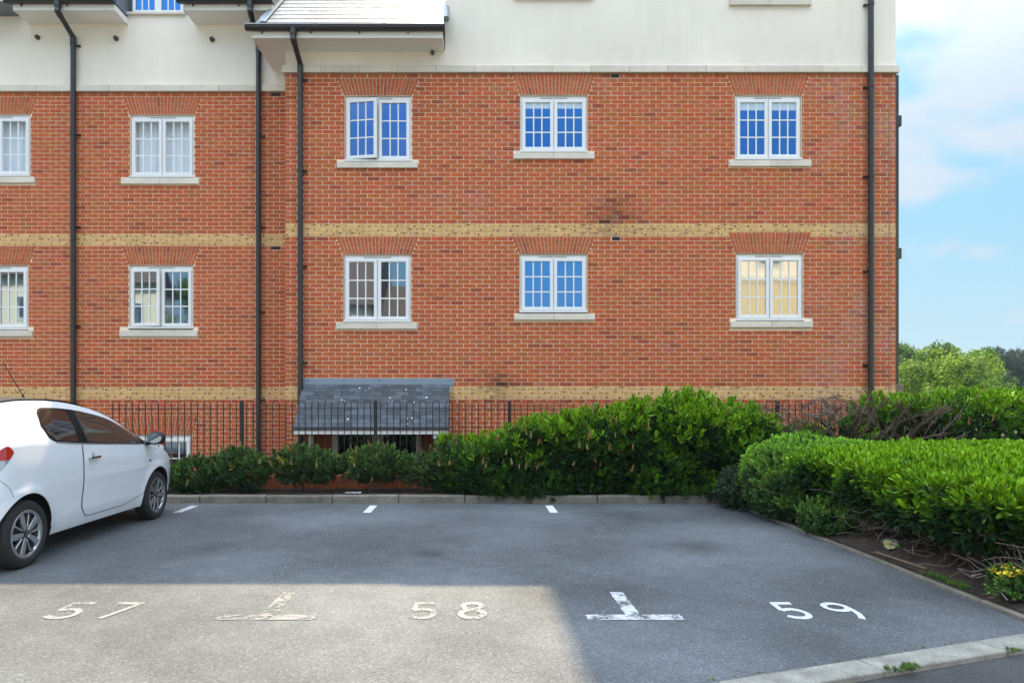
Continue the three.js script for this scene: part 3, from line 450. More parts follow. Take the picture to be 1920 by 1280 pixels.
// downpipes
function downpipe(x, zw, pts, yb, brackets, side) {
  const g = new THREE.Group(); g.name = 'downpipe'; B.add(g); const z = zw + 0.075, r = 0.047;
  const path = [...pts, V(x, yb, z)];
  const geos = []; for (let i = 0; i + 1 < path.length; i++) geos.push(cyl(path[i], path[i + 1], r, r, 14)); for (let i = 1; i + 1 < path.length; i++) { const s = new THREE.SphereGeometry(r + 0.006, 14, 10); s.translate(path[i].x, path[i].y, path[i].z); geos.push(s); geos.push(cyl(path[i].clone().lerp(path[i + 1], 0.0), path[i].clone().add(path[i + 1].clone().sub(path[i]).normalize().multiplyScalar(0.1)), r + 0.007, r + 0.007, 14)); }
  if (pts.length > 1) geos.push(cyl(pts[0].clone().add(V(0, 0.02, 0)), pts[0].clone().add(V(0, -0.09, 0)), r + 0.009, r + 0.009, 14));
  mesh('pipe', join(geos), blackPlastic, g);
  for (const y of brackets) mesh('bracket', join([cyl(V(x, y - 0.022, z), V(x, y + 0.022, z), r + 0.008, r + 0.008, 14), bx(x + side * 0.04, x + side * 0.1, y - 0.01, y + 0.014, z - 0.06, z - 0.03), bx(x + side * 0.085, x + side * 0.1, y - 0.02, y + 0.022, zw + 0.007, z - 0.03)]), blackPlastic, g);
}
const dpTop = (x, zg, yg, zw, yb) => [V(x, yg, zg), V(x, yg - 0.16, zg), V(x, yb, zw + 0.075)];
downpipe(-7.43, ZL, dpTop(-7.43, -11.96, SOFL + 0.1, ZL, YL(74)), -1.2, [YL(88), YL(255), YL(427), YL(612)], 1);
downpipe(-4.0, ZL, dpTop(-4.0, -11.96, SOFL + 0.1, ZL, 7.95), -1.2, [YL(257), YL(427), YL(585), YL(750)], 1);
downpipe(-3.04, ZF, dpTop(-3.04, -11.25, SOF + 0.1, ZF, YF(125)), -1.2, [YF(152), YF(322), YF(500), YF(680)], 1);
downpipe(6.91, ZF, [V(6.91, 12, ZF + 0.075)], 0.3, [YF(12), YF(166), YF(333), YF(510), YF(685)], -1);
{ // side-wall pipe with its two boxes, seen edge on past the corner
  const g = new THREE.Group(); g.name = 'side_pipe'; B.add(g);
  mesh('pipe', bx(FX1 + 0.004, FX1 + 0.075, 1.7, CORN, ZF - 0.11, ZF - 0.03), blackPlastic, g);
  for (const y of [YF(235), YF(484)]) mesh('box', rbx(FX1 + 0.003, FX1 + 0.125, y, y + 0.19, ZF - 0.26, ZF - 0.02, 0.01), blackPlastic, g);
  mesh('plinth_block', rbx(FX1 + 0.003, FX1 + 0.16, 1.4, 1.7, ZF - 0.6, ZF - 0.02, 0.01), mat(0.2, 0.15, 0.11, 0.9), g);
}
for (const [x, y, z, r] of [[XL(71), YL(71), ZL, 0.038], [XL(218), YL(73), ZL, 0.04], [XL(398), YL(75), ZL, 0.04], [XF(811), YF(100), ZF, 0.03]]) { const g = new THREE.CylinderGeometry(r, r * 1.15, 0.05, 14); g.rotateX(Math.PI / 2); g.translate(x, y, z + 0.028); const t = new THREE.TorusGeometry(r * 0.62, r * 0.2, 6, 14); t.translate(x, y, z + 0.056); mesh('overflow_outlet', join([g, t]), mat(0.1, 0.085, 0.06, 0.7), B); }

{ // lean-to canopy over the sunken bay
  const g = new THREE.Group(); g.name = 'canopy'; B.add(g);
  const xl = XF(567), xr = XF(843), yt = YF(722), zb = -11.2, yb = 0.955, ang = Math.atan2(yt - yb, ZF * -1 + zb), L = Math.hypot(yt - yb, DF + zb), r = rng(5150);
  const rows = 11, gauge = L / rows, cols = 11, wd = (xr - xl) / cols;
  const n = V(0, Math.cos(ang), Math.sin(ang)), tiltX = -(Math.PI / 2 - ang);
  const sg = [0, 1, 2].map(k => { const q = rbx(-wd / 2 + 0.0015, wd / 2 - 0.0015, 0, gauge * 1.5, 0, 0.011, 0.003); const uv = q.attributes.uv, p = q.attributes.position; for (let i = 0; i < uv.count; i++) uv.setXY(i, p.getX(i) * 1.3 + k * 0.31, p.getY(i) * 1.3 + k * 0.2); return q; });
  const hg = (() => { const q = rbx(-wd / 4 + 0.0015, wd / 4 - 0.0015, 0, gauge * 1.5, 0, 0.011, 0.003); return q; })();
  for (let row = 0; row < rows; row++) for (let c = 0; c < cols + (row & 1); c++) {
    const odd = row & 1, edge = odd && (c === 0 || c === cols), x = odd ? (c === 0 ? xl + wd / 4 : c === cols ? xr - wd / 4 : xl + c * wd) : xl + (c + 0.5) * wd;
    const o = mesh('slate', edge ? hg : sg[(r() * 3) | 0], canopySlateMats[(r() * 3) | 0], g), s = row * gauge - 0.01;
    o.position.set(x, yb + 0.02 + s * Math.sin(ang), zb - s * Math.cos(ang)); o.rotation.x = tiltX - 0.05; 
  }
  mesh('deck', extr([[0, 0], [DF + zb, 0], [DF + zb, yt - yb - 0.03]], xr - xl - 0.02).rotateY(Math.PI / 2).translate(xl + 0.01, yb - 0.005, zb - 0.02), mat(0.04, 0.045, 0.05, 0.9), g);
  mesh('eave_tile', rbx(xl - 0.02, xr + 0.02, yb - 0.035, yb + 0.022, zb - 0.05, zb + 0.015, 0.006), canopySlateMats[0], g);
  mesh('fascia', rbx(xl - 0.0, xr - 0.01, yb - 0.105, yb - 0.034, zb - 0.03, zb - 0.008, 0.004), upvc, g);
  mesh('soffit', bx(xl + 0.01, xr - 0.02, yb - 0.1, yb - 0.08, ZF, zb - 0.035), upvcShade, g);
  mesh('lead_and_shade_strip', join([bx(xl - 0.02, XF(851), yt - 0.005, YF(709), ZF + 0.006, ZF + 0.014), (() => { const q = bx(xl, xr + 0.02, 0, 0.16, 0.014, 0.02); q.rotateX(tiltX); q.translate(0, yt - 0.13, ZF + 0.075); return q; })()]), mat(0.24, 0.31, 0.38, 0.55, { metalness: 0.1 }), g);
  for (let i = 0; i < 5; i++) { const q = new THREE.CylinderGeometry(0.012, 0.012, 0.008, 8); q.rotateX(Math.PI / 2); q.translate(lerp(xl + 0.1, XF(845), i / 4), YF(713), ZF + 0.017); mesh('screw', q, mat(0.1, 0.12, 0.14, 0.5), g); }
  { const sp = []; for (let i = 0; i < 30; i++) { const x = lerp(xl + 0.25, xr - 0.05, Math.pow(r(), 0.6)), s = r() * L * 0.95, w = 0.004 + Math.pow(r(), 3) * 0.016; const q = new THREE.CircleGeometry(w, 7); q.scale(1, 0.6 + r(), 1); q.rotateX(tiltX - 0.05); q.translate(x, yb + 0.02 + s * Math.sin(ang), zb - s * Math.cos(ang)); q.translate(0, n.y * 0.026, n.z * 0.026); sp.push(q); } const o = mesh('droppings', join(sp), mat(0.62, 0.62, 0.6, 0.9), g); o.userData.kind = 'stuff'; }
  { const sp = []; for (let i = 0; i < 40; i++) { const x = lerp(xl + 1.2, xr - 0.3, r()), s = L * (0.55 + r() * 0.4), w = 0.004 + r() * 0.007; const q = new THREE.CircleGeometry(w, 6); q.rotateX(tiltX - 0.05); q.translate(x, yb + 0.02 + s * Math.sin(ang), zb - s * Math.cos(ang)); q.translate(0, n.y * 0.026, n.z * 0.026); sp.push(q); } const o = mesh('lichen', join(sp), mat(0.3, 0.2, 0.07, 0.9), g); o.userData.kind = 'stuff'; }
  // the bay window under it
  const b = new THREE.Group(); b.name = 'bay_window'; B.add(b); const x0 = XF(588), x1 = XF(828), yA = -0.5, yB2 = 0.85;
  const xs = [x0 + 0.35, lerp(x0, x1, 0.46), lerp(x0, x1, 0.54) , x1 - 0.45];
  mesh('frame', join([bx(x0 + 0.33, x0 + 0.42, yA, yB2, ZF - 0.1, ZF + 0.02), bx(xs[1], xs[2], yA, yB2, ZF - 0.1, ZF + 0.02), bx(xs[3], xs[3] + 0.09, yA, yB2, ZF - 0.1, ZF + 0.02), bx(x0 + 0.42, xs[3], yB2 - 0.02, yB2 + 0.05, ZF - 0.1, ZF + 0.018)]), mat(0.45, 0.44, 0.42, 0.6), b);
  mesh('pane', bx(x0 + 0.42, xs[3], yA, yB2 - 0.02, ZF - 0.06, ZF - 0.05), glass.grey, b);
  mesh('pier', join([bx(x0, x0 + 0.33, -1.3, 0.99, ZF - 0.25, ZF - 0.05), bx(xs[3] + 0.09, x1, -1.3, 0.99, ZF - 0.25, ZF - 0.05), bx(x0 + 0.33, xs[3] + 0.09, -1.3, yA, ZF - 0.25, ZF - 0.05)]), mat(0.28, 0.08, 0.05, 0.9), b);
  mesh('bracket', join([bx(XF(815), XF(826), 0.2, 0.85, ZF + 0.01, ZF + 0.07), bx(XF(815), XF(826), 0.78, 0.85, ZF + 0.07, zb - 0.04), bx(xl + 0.12, xl + 0.2, 0.2, 0.85, ZF + 0.01, ZF + 0.07)]), upvcShade, b);
  const fl = new THREE.CylinderGeometry(0.13, 0.13, 0.09, 22); fl.rotateX(Math.PI / 2); fl.translate(XF(852), YF(845), ZF + 0.05); mesh('flue_cap', fl, upvcShade, B);
}
rebase(B, 2, BASE, ZF);

// ------------------------------------------------------------------ low wall and bow-top railing
{
  const w = thing('low_brick_wall', 'low red brick wall with upright coping bricks under the railing', 'wall'), z = -10.2, r = rng(42);
  mesh('mortar', join([bx(-9, 7.6, BASE, 0.155, z - 0.205, z - 0.004), bx(-9, 7.6, 0.155, 0.262, z - 0.195, z - 0.012)]), mat(0.36, 0.27, 0.21, 0.95), w);
  const cells = [];
  const dk = brickPal.map(c => new THREE.MeshStandardMaterial({ map: brickTex, roughness: 0.92, color: lin(c[0] * 0.72, c[1] * 0.8, c[2] * 0.9) }));
  let n = 0;
  for (let x = -6.2; x < 3.2; x += 0.225) for (const y of [0.08]) if (n++ < 290) { const o = mesh('brick', boxVar[n % 4], dk[(r() * 18) | 0], w); o.scale.set(0.214, 0.064, 0.05); o.position.set(x, y + 0.037, z - 0.022); }
  let m = 0;
  for (let x = -6.2; x < 3.2; x += 0.075) { const o = mesh('coping_brick', boxVar[m++ % 4], dk[(r() * 18) | 0], w); o.scale.set(0.065, 0.108, 0.215); o.position.set(x, 0.214, z - 0.103); }
  rebase(w, 0, BASE, z);
  const f = thing('railing', 'black bow-top metal railing standing on the low brick wall', 'railing'), zr = -10.3, yTop = CAMH - 2 / F * 10.3, R = 0.049;
  const hoop = new THREE.CatmullRomCurve3([V(-R, 0.2, 0), V(-R, 0.7, 0), V(-R, yTop - R, 0), V(-R * 0.71, yTop - R * 0.29, 0), V(0, yTop, 0), V(R * 0.71, yTop - R * 0.29, 0), V(R, yTop - R, 0), V(R, 0.7, 0), V(R, 0.2, 0)], false, 'catmullrom', 0.5);
  const hg = new THREE.TubeGeometry(hoop, 44, 0.0075, 6);
  for (let p = -2; p < 5; p++) {
    const xp = -1.52 + p * 2.055;
    if (p > -2) mesh('post', join([rbx(xp - 0.025, xp + 0.025, 0.26, yTop + 0.01, zr - 0.025, zr + 0.025, 0.004)]), blackIron, f);
    if (p === 4) continue;
    for (let i = 0; i < 10; i++) { const o = mesh('bow_bar', hg, blackIron, f); o.position.set(xp + 0.1275 + i * 0.2, 0, zr); }
    mesh('rail', bx(xp + 0.025, xp + 2.03, yTop - 0.118, yTop - 0.106, zr - 0.018, zr + 0.018), blackIron, f);
    mesh('rail', bx(xp + 0.025, xp + 2.03, 0.33, 0.342, zr - 0.018, zr + 0.018), blackIron, f);
  }
  rebase(f, 0, 0.26, zr);
}
// ------------------------------------------------------------------ plants
function leafTris(L, Wd, fold, curl) {   // one folded, curling blade: base at the origin, tip along +y, face towards +z
  const st = [[0, 0], [0.3, 0.46], [0.62, 0.44], [0.86, 0.22], [1, 0]], P = [];
  const at = (t, s, w) => [s * w * Wd, t * L, -curl * L * t * t - (s ? 0 : fold * w * Wd * 2)];
  for (let i = 0; i + 1 < st.length; i++) { const [t0, w0] = st[i], [t1, w1] = st[i + 1]; for (const s of [-1, 1]) { const a = at(t0, 0, w0), b = at(t0, s, w0), c = at(t1, 0, w1), d = at(t1, s, w1); const tri = (p, q, r) => s > 0 ? P.push(...p, ...q, ...r) : P.push(...p, ...r, ...q); if (w0 > 0) { tri(a, b, d); } if (w1 > 0 || w0 > 0) tri(a, d, c); } }
  const g = new THREE.BufferGeometry(); g.setAttribute('position', new THREE.Float32BufferAttribute(P.filter(v => true), 3)); g.computeVertexNormals(); return g;
}
function leafOne(L, Wd, fold = 0.25, curl = 0.25) { return leafTris(L, Wd, fold, curl); }
function tint(g, c) { const n = g.attributes.position.count, a = new Float32Array(n * 3); for (let i = 0; i < n; i++) { a[i * 3] = c[0]; a[i * 3 + 1] = c[1]; a[i * 3 + 2] = c[2]; } g.setAttribute('color', new THREE.BufferAttribute(a, 3)); return g; }
function sprig(seed, n, L, Wd, H, open, tipTint, close = 0.38) {
  const r = rng(seed), list = [];
  for (let i = 0; i < n; i++) { const t = i / (n - 1), s = 0.75 + r() * 0.5, g = leafOne(L * s * lerp(1.05, 0.8, t), Wd * s, 0.2, 0.15 + r() * 0.3); g.rotateX(lerp(open, close, t) + (r() - 0.5) * 0.5); g.rotateY(i * 2.4 + r() * 0.7); g.translate(0, H * t, 0); const k = lerp(0.75, 1.0, t) * (0.85 + r() * 0.3); tint(g, [k * lerp(1, tipTint[0], t), k * lerp(1, tipTint[1], t), k * lerp(1, tipTint[2], t)]); list.push(g); }
  return mergeGeometries(list);
}
const leafMat = new THREE.MeshPhysicalMaterial({ vertexColors: true, roughness: 0.42, side: THREE.DoubleSide, specularIntensity: 0.5 });
const softLeafMat = new THREE.MeshPhysicalMaterial({ vertexColors: true, roughness: 0.65, side: THREE.DoubleSide });
const treeLeafMat = new THREE.MeshPhysicalMaterial({ vertexColors: true, roughness: 0.9, side: THREE.DoubleSide, transmission: 0.22, thickness: 0 });
const laurelSprigs = [sprig(1, 8, 0.085, 0.032, 0.085, 1.25, [1.1, 1.1, 0.9]), sprig(2, 9, 0.08, 0.03, 0.1, 1.1, [1.15, 1.1, 0.8]), sprig(3, 7, 0.095, 0.034, 0.07, 1.35, [1.0, 1.0, 1.0])];
const smallSprigs = [sprig(4, 15, 0.027, 0.017, 0.06, 1.45, [1.25, 1.2, 0.9], 0.8), sprig(5, 16, 0.025, 0.016, 0.065, 1.35, [1.2, 1.15, 0.9], 0.7)];
function foliage(parent, name, sprigs, m, places) {   // places: [p, dir, scale, colour]
  sprigs.forEach((g, k) => {
    const list = places.filter((_, i) => i % sprigs.length === k), im = new THREE.InstancedMesh(g, m, list.length), q = new THREE.Quaternion(), q2 = new THREE.Quaternion(), r = rng(700 + k);
    list.forEach(([p, d, s, c], i) => { q.setFromUnitVectors(V(0, 1, 0), d); q2.setFromAxisAngle(V(0, 1, 0), r() * 6.28); im.setMatrixAt(i, new M4().compose(p, q.multiply(q2), V(s, s, s))); im.setColorAt(i, lin(...c)); });
    im.name = name; im.userData.kind = 'stuff'; parent.add(im);
  });
}
function scatter(f, box, n, inner, seed, colour, o = {}) {
  const r = rng(seed), out = []; let tries = 0;
  while (out.length < n && tries++ < n * 60) {
    const p = V(lerp(box[0], box[1], r()), lerp(box[2], box[3], r()), lerp(box[4], box[5], r())), v = f(p.x, p.y, p.z);
    if (v > 1 || v < inner) continue;
    const e = 0.02, g = V(f(p.x + e, p.y, p.z) - v, f(p.x, p.y + e, p.z) - v, f(p.x, p.y, p.z + e) - v).normalize();
    const d = g.clone().multiplyScalar(o.out ?? 0.8).add(V((r() - 0.5) * 0.9, (o.up ?? 0.7) + (r() - 0.5) * 0.5, (r() - 0.5) * 0.9)).normalize();
    out.push([p, d, (o.s ?? 1) * (0.75 + r() * 0.55), colour(p, v, g, r)]);
  }
  return out;
}
// a rounded box with a lumpy skin; reaches 1 at its surface
const blob = (cx, cy_, cz, a, b, c, n = 3, am = 0.22, fr = 2.6, sd = 0) => (x, y, z) => Math.pow(Math.pow(Math.abs((x - cx) / a), n) + Math.pow(Math.abs((y - cy_) / b), n) + Math.pow(Math.abs((z - cz) / c), n), 1 / n) + (fbm(x * fr + sd, y * fr, z * fr, 3) - 0.5) * am * 2;
const mixc = (a, b, t) => a.map((v, k) => lerp(v, b[k], clamp(t)));
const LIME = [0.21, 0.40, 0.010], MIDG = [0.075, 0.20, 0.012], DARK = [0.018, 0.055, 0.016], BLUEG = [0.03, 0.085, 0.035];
const twigMat = mat(0.17, 0.14, 0.12, 0.95), deadMat = mat(0.15, 0.105, 0.075, 0.95), barkMat = mat(0.075, 0.062, 0.05, 0.95);
const leafPal = [[0.15, 0.36, 0.008], [0.20, 0.43, 0.01], [0.08, 0.2, 0.012], [0.05, 0.13, 0.018]].map(c => new THREE.MeshPhysicalMaterial({ color: lin(...c), roughness: 0.4, side: THREE.DoubleSide }));
const leafVar = [leafOne(0.095, 0.036, 0.2, 0.2), leafOne(0.085, 0.032, 0.25, 0.35), leafOne(0.105, 0.038, 0.15, 0.1)];
function singles(parent, places, n, seed, bias) { const r = rng(seed), q = new THREE.Quaternion(), q2 = new THREE.Quaternion(); for (let i = 0; i < n && i < places.length; i++) { const [p, d, s, c] = places[i]; const o = mesh('leaf', leafVar[(r() * 3) | 0], leafPal[c[1] > 0.27 ? (r() < 0.5 ? 1 : 0) : c[1] > 0.12 ? 2 : 3], parent); const dd = d.clone().add(V(r() - 0.5, r() * 0.4, r() - 0.5)).normalize(); q.setFromUnitVectors(V(0, 1, 0), dd); q2.setFromAxisAngle(V(0, 1, 0), r() * 6.28); o.quaternion.copy(q.multiply(q2)); o.position.copy(p); o.scale.setScalar(s * bias); } }
const spikeGeo = [0, 1].map(k => { const r = rng(900 + k), l = [cyl(V(0, 0, 0), V(0, 0.11, 0), 0.0025, 0.0015, 5)]; for (let i = 0; i < 34; i++) { const t = i / 34, g = new THREE.OctahedronGeometry(0.0055 * (1.2 - t * 0.6), 0), a = i * 2.4; g.translate(Math.cos(a) * 0.011 * (1.0 - 0.5 * t), 0.02 + t * 0.095, Math.sin(a) * 0.011 * (1.0 - 0.5 * t)); l.push(clean(g)); } return mergeGeometries(l.map(clean)); });
const spikeMats = [mat(0.36, 0.22, 0.09, 0.9), mat(0.27, 0.15, 0.055, 0.9), mat(0.42, 0.30, 0.12, 0.9)];
function spikes(parent, places, n, seed) { const r = rng(seed), q = new THREE.Quaternion(); for (let i = 0; i < n && i < places.length; i++) { const [p, d] = places[i]; const o = mesh('flower_spike', spikeGeo[i % 2], spikeMats[(r() * 3) | 0], parent); q.setFromUnitVectors(V(0, 1, 0), d.clone().add(V(0, 1.2, 0)).normalize()); o.quaternion.copy(q); o.position.copy(p).addScaledVector(d, 0.05).add(V(0, 0, 0.04)); o.scale.set(0.8 + r() * 0.4, 0.6 + r() * 0.6, 0.8 + r() * 0.4); } }
function stems(parent, name, list, m, stuff) { const o = mesh(name, join(list), m, parent); if (stuff) o.userData.kind = 'stuff'; return o; }
function wiggly(a, b, r0, r, k = 0.15, seg = 4) { const pts = []; const L = a.distanceTo(b); for (let i = 0; i <= seg; i++) { const p = a.clone().lerp(b, i / seg); if (i && i < seg) p.add(V((r() - 0.5) * L * k, (r() - 0.5) * L * k, (r() - 0.5) * L * k)); pts.push(p); } return new THREE.TubeGeometry(new THREE.CatmullRomCurve3(pts), seg * 3, r0, 5); }

{ // the low shrubs along the brick wall
  const spec = [[-4.05, 0.30, 0.40, 0.24, 0.26, 'small dark green shrub just ahead of the white car bonnet'], [-3.40, 0.40, 0.42, 0.26, 0.26, 'ragged shrub rising before the leftmost visible railing post'], [-2.42, 0.47, 0.46, 0.23, 0.26, 'open shrub on a thin slanting trunk left of the canopy'], [-1.45, 0.47, 0.50, 0.23, 0.28, 'shrub with a forked bare trunk under the canopy'], [-0.45, 0.42, 0.60, 0.27, 0.3, 'dense low shrub right of the canopy with yellowed leaves']];
  spec.forEach(([x, y, a, b, c, label], i) => {
    const g = thing('laurel_shrub', label, 'shrub', 'low shrubs in the bed before the brick wall'), f = blob(x, y, -9.72, a, b, c, 2, 0.34, 2.8, i * 9), bxx = [x - a * 1.3, x + a * 1.3, y - b * 1.2, y + b * 1.3, -10.08, -9.3];
    const col = (p, v, gr, r) => { const t = 0.25 + 0.45 * gr.y + (r() - 0.5) * 0.5; let c_ = mixc([0.035, 0.075, 0.03], [0.10, 0.19, 0.04], t + 0.15); if (r() < 0.012) c_ = [0.4, 0.33, 0.02]; return c_; };
    const pl = scatter(f, bxx, 520, 0.5, 200 + i, col, { up: 0.6, s: 0.72 }); foliage(g, 'foliage', laurelSprigs, leafMat, pl);
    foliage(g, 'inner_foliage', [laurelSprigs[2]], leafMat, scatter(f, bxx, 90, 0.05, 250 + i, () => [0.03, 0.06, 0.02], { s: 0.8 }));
    singles(g, scatter(f, bxx, 50, 0.85, 270 + i, col, {}), 50, 280 + i, 0.8);
    spikes(g, scatter(f, bxx, 12, 0.9, 290 + i, col, {}), i > 1 ? 11 : 4, 295 + i);
    const r = rng(310 + i); for (let k = 0; k < 5; k++) { const o = mesh('stem', wiggly(V(x - 0.12 + r() * 0.1, 0.05, -9.7), V(x + (r() - 0.5) * a * 1.3, y + r() * 0.2, -9.72 + (r() - 0.5) * 0.3), 0.011 - k * 0.001, r, 0.2), barkMat, g); }
    rebase(g, x, 0.07, -9.72);
  });
}
{ // the big laurel hedge at the middle
  const topY = x => lerp(0.80, 1.05, sstep(-0.3, 1.0, x)) + 0.25 * sstep(1.0, 2.4, x) - 0.24 * sstep(3.75, 4.6, x);
  const f = (x, y, z) => { const t = topY(x); return blob(2.2, t * 0.5 - 0.02, -9.75, 2.6, t * 0.53, 0.5, 4, 0.34, 2.7, 40)(x, y, z); };
  const g = thing('laurel_hedge', 'tall dark laurel hedge with brown flower spikes before the railing', 'hedge'), bxx = [-0.6, 4.9, 0.05, 1.75, -10.3, -9.1];
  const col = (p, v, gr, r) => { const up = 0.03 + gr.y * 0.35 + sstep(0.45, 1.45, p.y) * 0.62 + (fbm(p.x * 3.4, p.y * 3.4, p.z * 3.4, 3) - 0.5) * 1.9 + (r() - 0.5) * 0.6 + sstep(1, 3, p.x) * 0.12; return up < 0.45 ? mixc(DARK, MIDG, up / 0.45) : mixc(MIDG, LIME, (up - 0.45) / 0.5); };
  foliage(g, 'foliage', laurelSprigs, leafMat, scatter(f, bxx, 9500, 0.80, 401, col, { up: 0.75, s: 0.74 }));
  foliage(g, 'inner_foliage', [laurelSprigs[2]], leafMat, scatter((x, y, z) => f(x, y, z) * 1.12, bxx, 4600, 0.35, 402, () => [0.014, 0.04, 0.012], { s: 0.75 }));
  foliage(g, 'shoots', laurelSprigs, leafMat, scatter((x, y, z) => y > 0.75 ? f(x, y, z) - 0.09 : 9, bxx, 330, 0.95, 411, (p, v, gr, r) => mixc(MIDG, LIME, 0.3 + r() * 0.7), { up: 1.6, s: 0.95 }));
  const fr = scatter((x, y, z) => z > -9.7 ? f(x, y, z) : 9, bxx, 290, 0.95, 403, col, {}); singles(g, fr, 290, 404, 0.8);
  spikes(g, scatter((x, y, z) => z > -9.75 && x < 2.6 && y > 0.4 ? f(x, y, z) : 9, [-0.1, 2.4, 0.4, 1.7, -9.8, -9.1], 52, 0.94, 405, col, {}), 52, 406);
  spikes(g, scatter((x, y, z) => z > -9.75 && y > 0.9 ? f(x, y, z) : 9, [2, 4.8, 0.9, 1.8, -9.8, -9.1], 14, 0.94, 407, col, {}), 14, 408);
  const r = rng(409), l = []; for (let i = 0; i < 34; i++) { const x = lerp(0.3, 4.6, r()); l.push(wiggly(V(x, 0.04, -9.65 + r() * 0.1), V(x + (r() - 0.5) * 0.9, 0.5 + r() * 0.6, -9.75 + (r() - 0.5) * 0.5), 0.012, r)); } stems(g, 'stems', l, barkMat, true);
  rebase(g, 2.4, 0.07, -9.75);
}
{ // the back hedge at the right
  const f = blob(7.9, 0.7, -9.75, 2.35, 0.80, 0.55, 4, 0.18, 2.3, 90), bxx = [5.2, 10.4, 0.0, 1.9, -10.5, -9.0];
  const g = thing('laurel_hedge', 'laurel hedge behind the dead branches at the far right', 'hedge');
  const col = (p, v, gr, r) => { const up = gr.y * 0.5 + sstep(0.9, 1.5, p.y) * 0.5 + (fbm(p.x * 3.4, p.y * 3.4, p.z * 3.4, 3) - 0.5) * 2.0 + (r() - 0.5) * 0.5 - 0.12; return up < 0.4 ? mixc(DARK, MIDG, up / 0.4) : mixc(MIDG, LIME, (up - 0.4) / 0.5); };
  foliage(g, 'foliage', laurelSprigs, leafMat, scatter(f, bxx, 7000, 0.8, 501, col, { up: 0.85, s: 0.74 }));
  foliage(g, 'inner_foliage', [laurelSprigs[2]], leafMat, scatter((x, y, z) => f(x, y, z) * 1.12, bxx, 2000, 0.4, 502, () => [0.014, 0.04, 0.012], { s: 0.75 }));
  singles(g, scatter((x, y, z) => z > -9.7 && x < 8.2 ? f(x, y, z) : 9, bxx, 200, 0.95, 503, col, {}), 200, 504, 0.8);
  spikes(g, scatter((x, y, z) => z > -9.75 && x < 8 ? f(x, y, z) : 9, bxx, 26, 0.94, 505, col, {}), 26, 506);
  rebase(g, 7.9, 0.07, -9.75);
}
{ // dead brown branches sprawling between the two hedges
  const g = thing('dead_bush', 'tangle of dead brown branches sprawling between the laurel hedges', 'dead bush'), r = rng(600), tw = [], sp = [];
  for (let i = 0; i < 120; i++) {
    const a = V(lerp(4.4, 6.3, r()), lerp(0.25, 0.95, r()), lerp(-9.9, -9.25, r())), L = 0.35 + r() * 0.75, dir = V(-0.9 + r() * 1.7, 0.12 + r() * 0.55, (r() - 0.3) * 0.6).normalize(), b = a.clone().addScaledVector(dir, L);
    b.y = Math.min(b.y, 1.42 - Math.abs(b.x - 5.4) * 0.12 + r() * 0.1);
    const m = a.clone().lerp(b, 0.5).add(V(0, 0.06 + r() * 0.08, 0)), c = new THREE.CatmullRomCurve3([a, m, b]);
    const tg = new THREE.TubeGeometry(c, 7, 0.005 + r() * 0.004, 5);
    if (i < 45) mesh('branch', tg, i % 2 ? deadMat : twigMat, g); else tw.push(tg);
    for (let k = 0; k < 30; k++) { const t = 0.15 + 0.85 * r(), p = c.getPoint(t), d = c.getTangent(t).add(V((r() - 0.5) * 1.4, (r() - 0.4) * 1.1, (r() - 0.5) * 1.4)).normalize(); sp.push(cyl(p, p.clone().addScaledVector(d, 0.05 + r() * 0.12), 0.0045, 0.002, 4)); }
  }
  stems(g, 'twigs', sp, deadMat, true); stems(g, 'branches', tw, twigMat, true);
  const f = blob(5.3, 0.45, -9.6, 1.1, 0.62, 0.5, 3, 0.3, 2.5, 5);
  foliage(g, 'foliage', laurelSprigs, leafMat, scatter(f, [4.2, 6.5, 0.1, 1.3, -10.2, -9.0], 520, 0.3, 601, (p, v, gr, q) => q() < 0.2 ? mixc(MIDG, LIME, q()) : mixc([0.02, 0.03, 0.012], MIDG, q() * 0.5), {}));
  rebase(g, 5.3, 0.07, -9.6);
}
{ // fine-leaved dark bush at the corner of the bays
  const f0 = blob(4.08, 0.47, -8.1, 0.72, 0.48, 0.85, 2.6, 0.26, 2.6, 15), f = f0, bxx = [2.9, 4.9, 0.03, 1.25, -9.5, -7.0];
  const g = thing('rounded_bush', 'small-leaved rounded green bush at the inner corner of bay 59', 'bush');
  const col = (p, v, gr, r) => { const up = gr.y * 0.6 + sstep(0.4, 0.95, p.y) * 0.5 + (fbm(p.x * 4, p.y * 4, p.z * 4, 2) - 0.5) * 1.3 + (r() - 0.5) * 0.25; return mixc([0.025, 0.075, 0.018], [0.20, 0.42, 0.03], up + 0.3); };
  foliage(g, 'foliage', smallSprigs, softLeafMat, scatter(f, bxx, 11000, 0.85, 701, col, { up: 0.4, s: 0.9 }));
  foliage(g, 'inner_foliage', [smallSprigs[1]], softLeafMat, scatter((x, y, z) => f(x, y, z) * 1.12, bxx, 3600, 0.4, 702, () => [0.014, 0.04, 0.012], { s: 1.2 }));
  const f2 = blob(3.5, 0.24, -8.75, 0.3, 0.25, 0.45, 2, 0.3, 3, 25); foliage(g, 'trailing_foliage', smallSprigs, softLeafMat, scatter(f2, [3.1, 4, 0.0, 0.6, -9.3, -8.1], 900, 0.3, 703, (p, v, gr, r) => mixc([0.015, 0.04, 0.02], [0.04, 0.1, 0.045], r()), {}));
  rebase(g, 3.95, 0.07, -8.25);
}
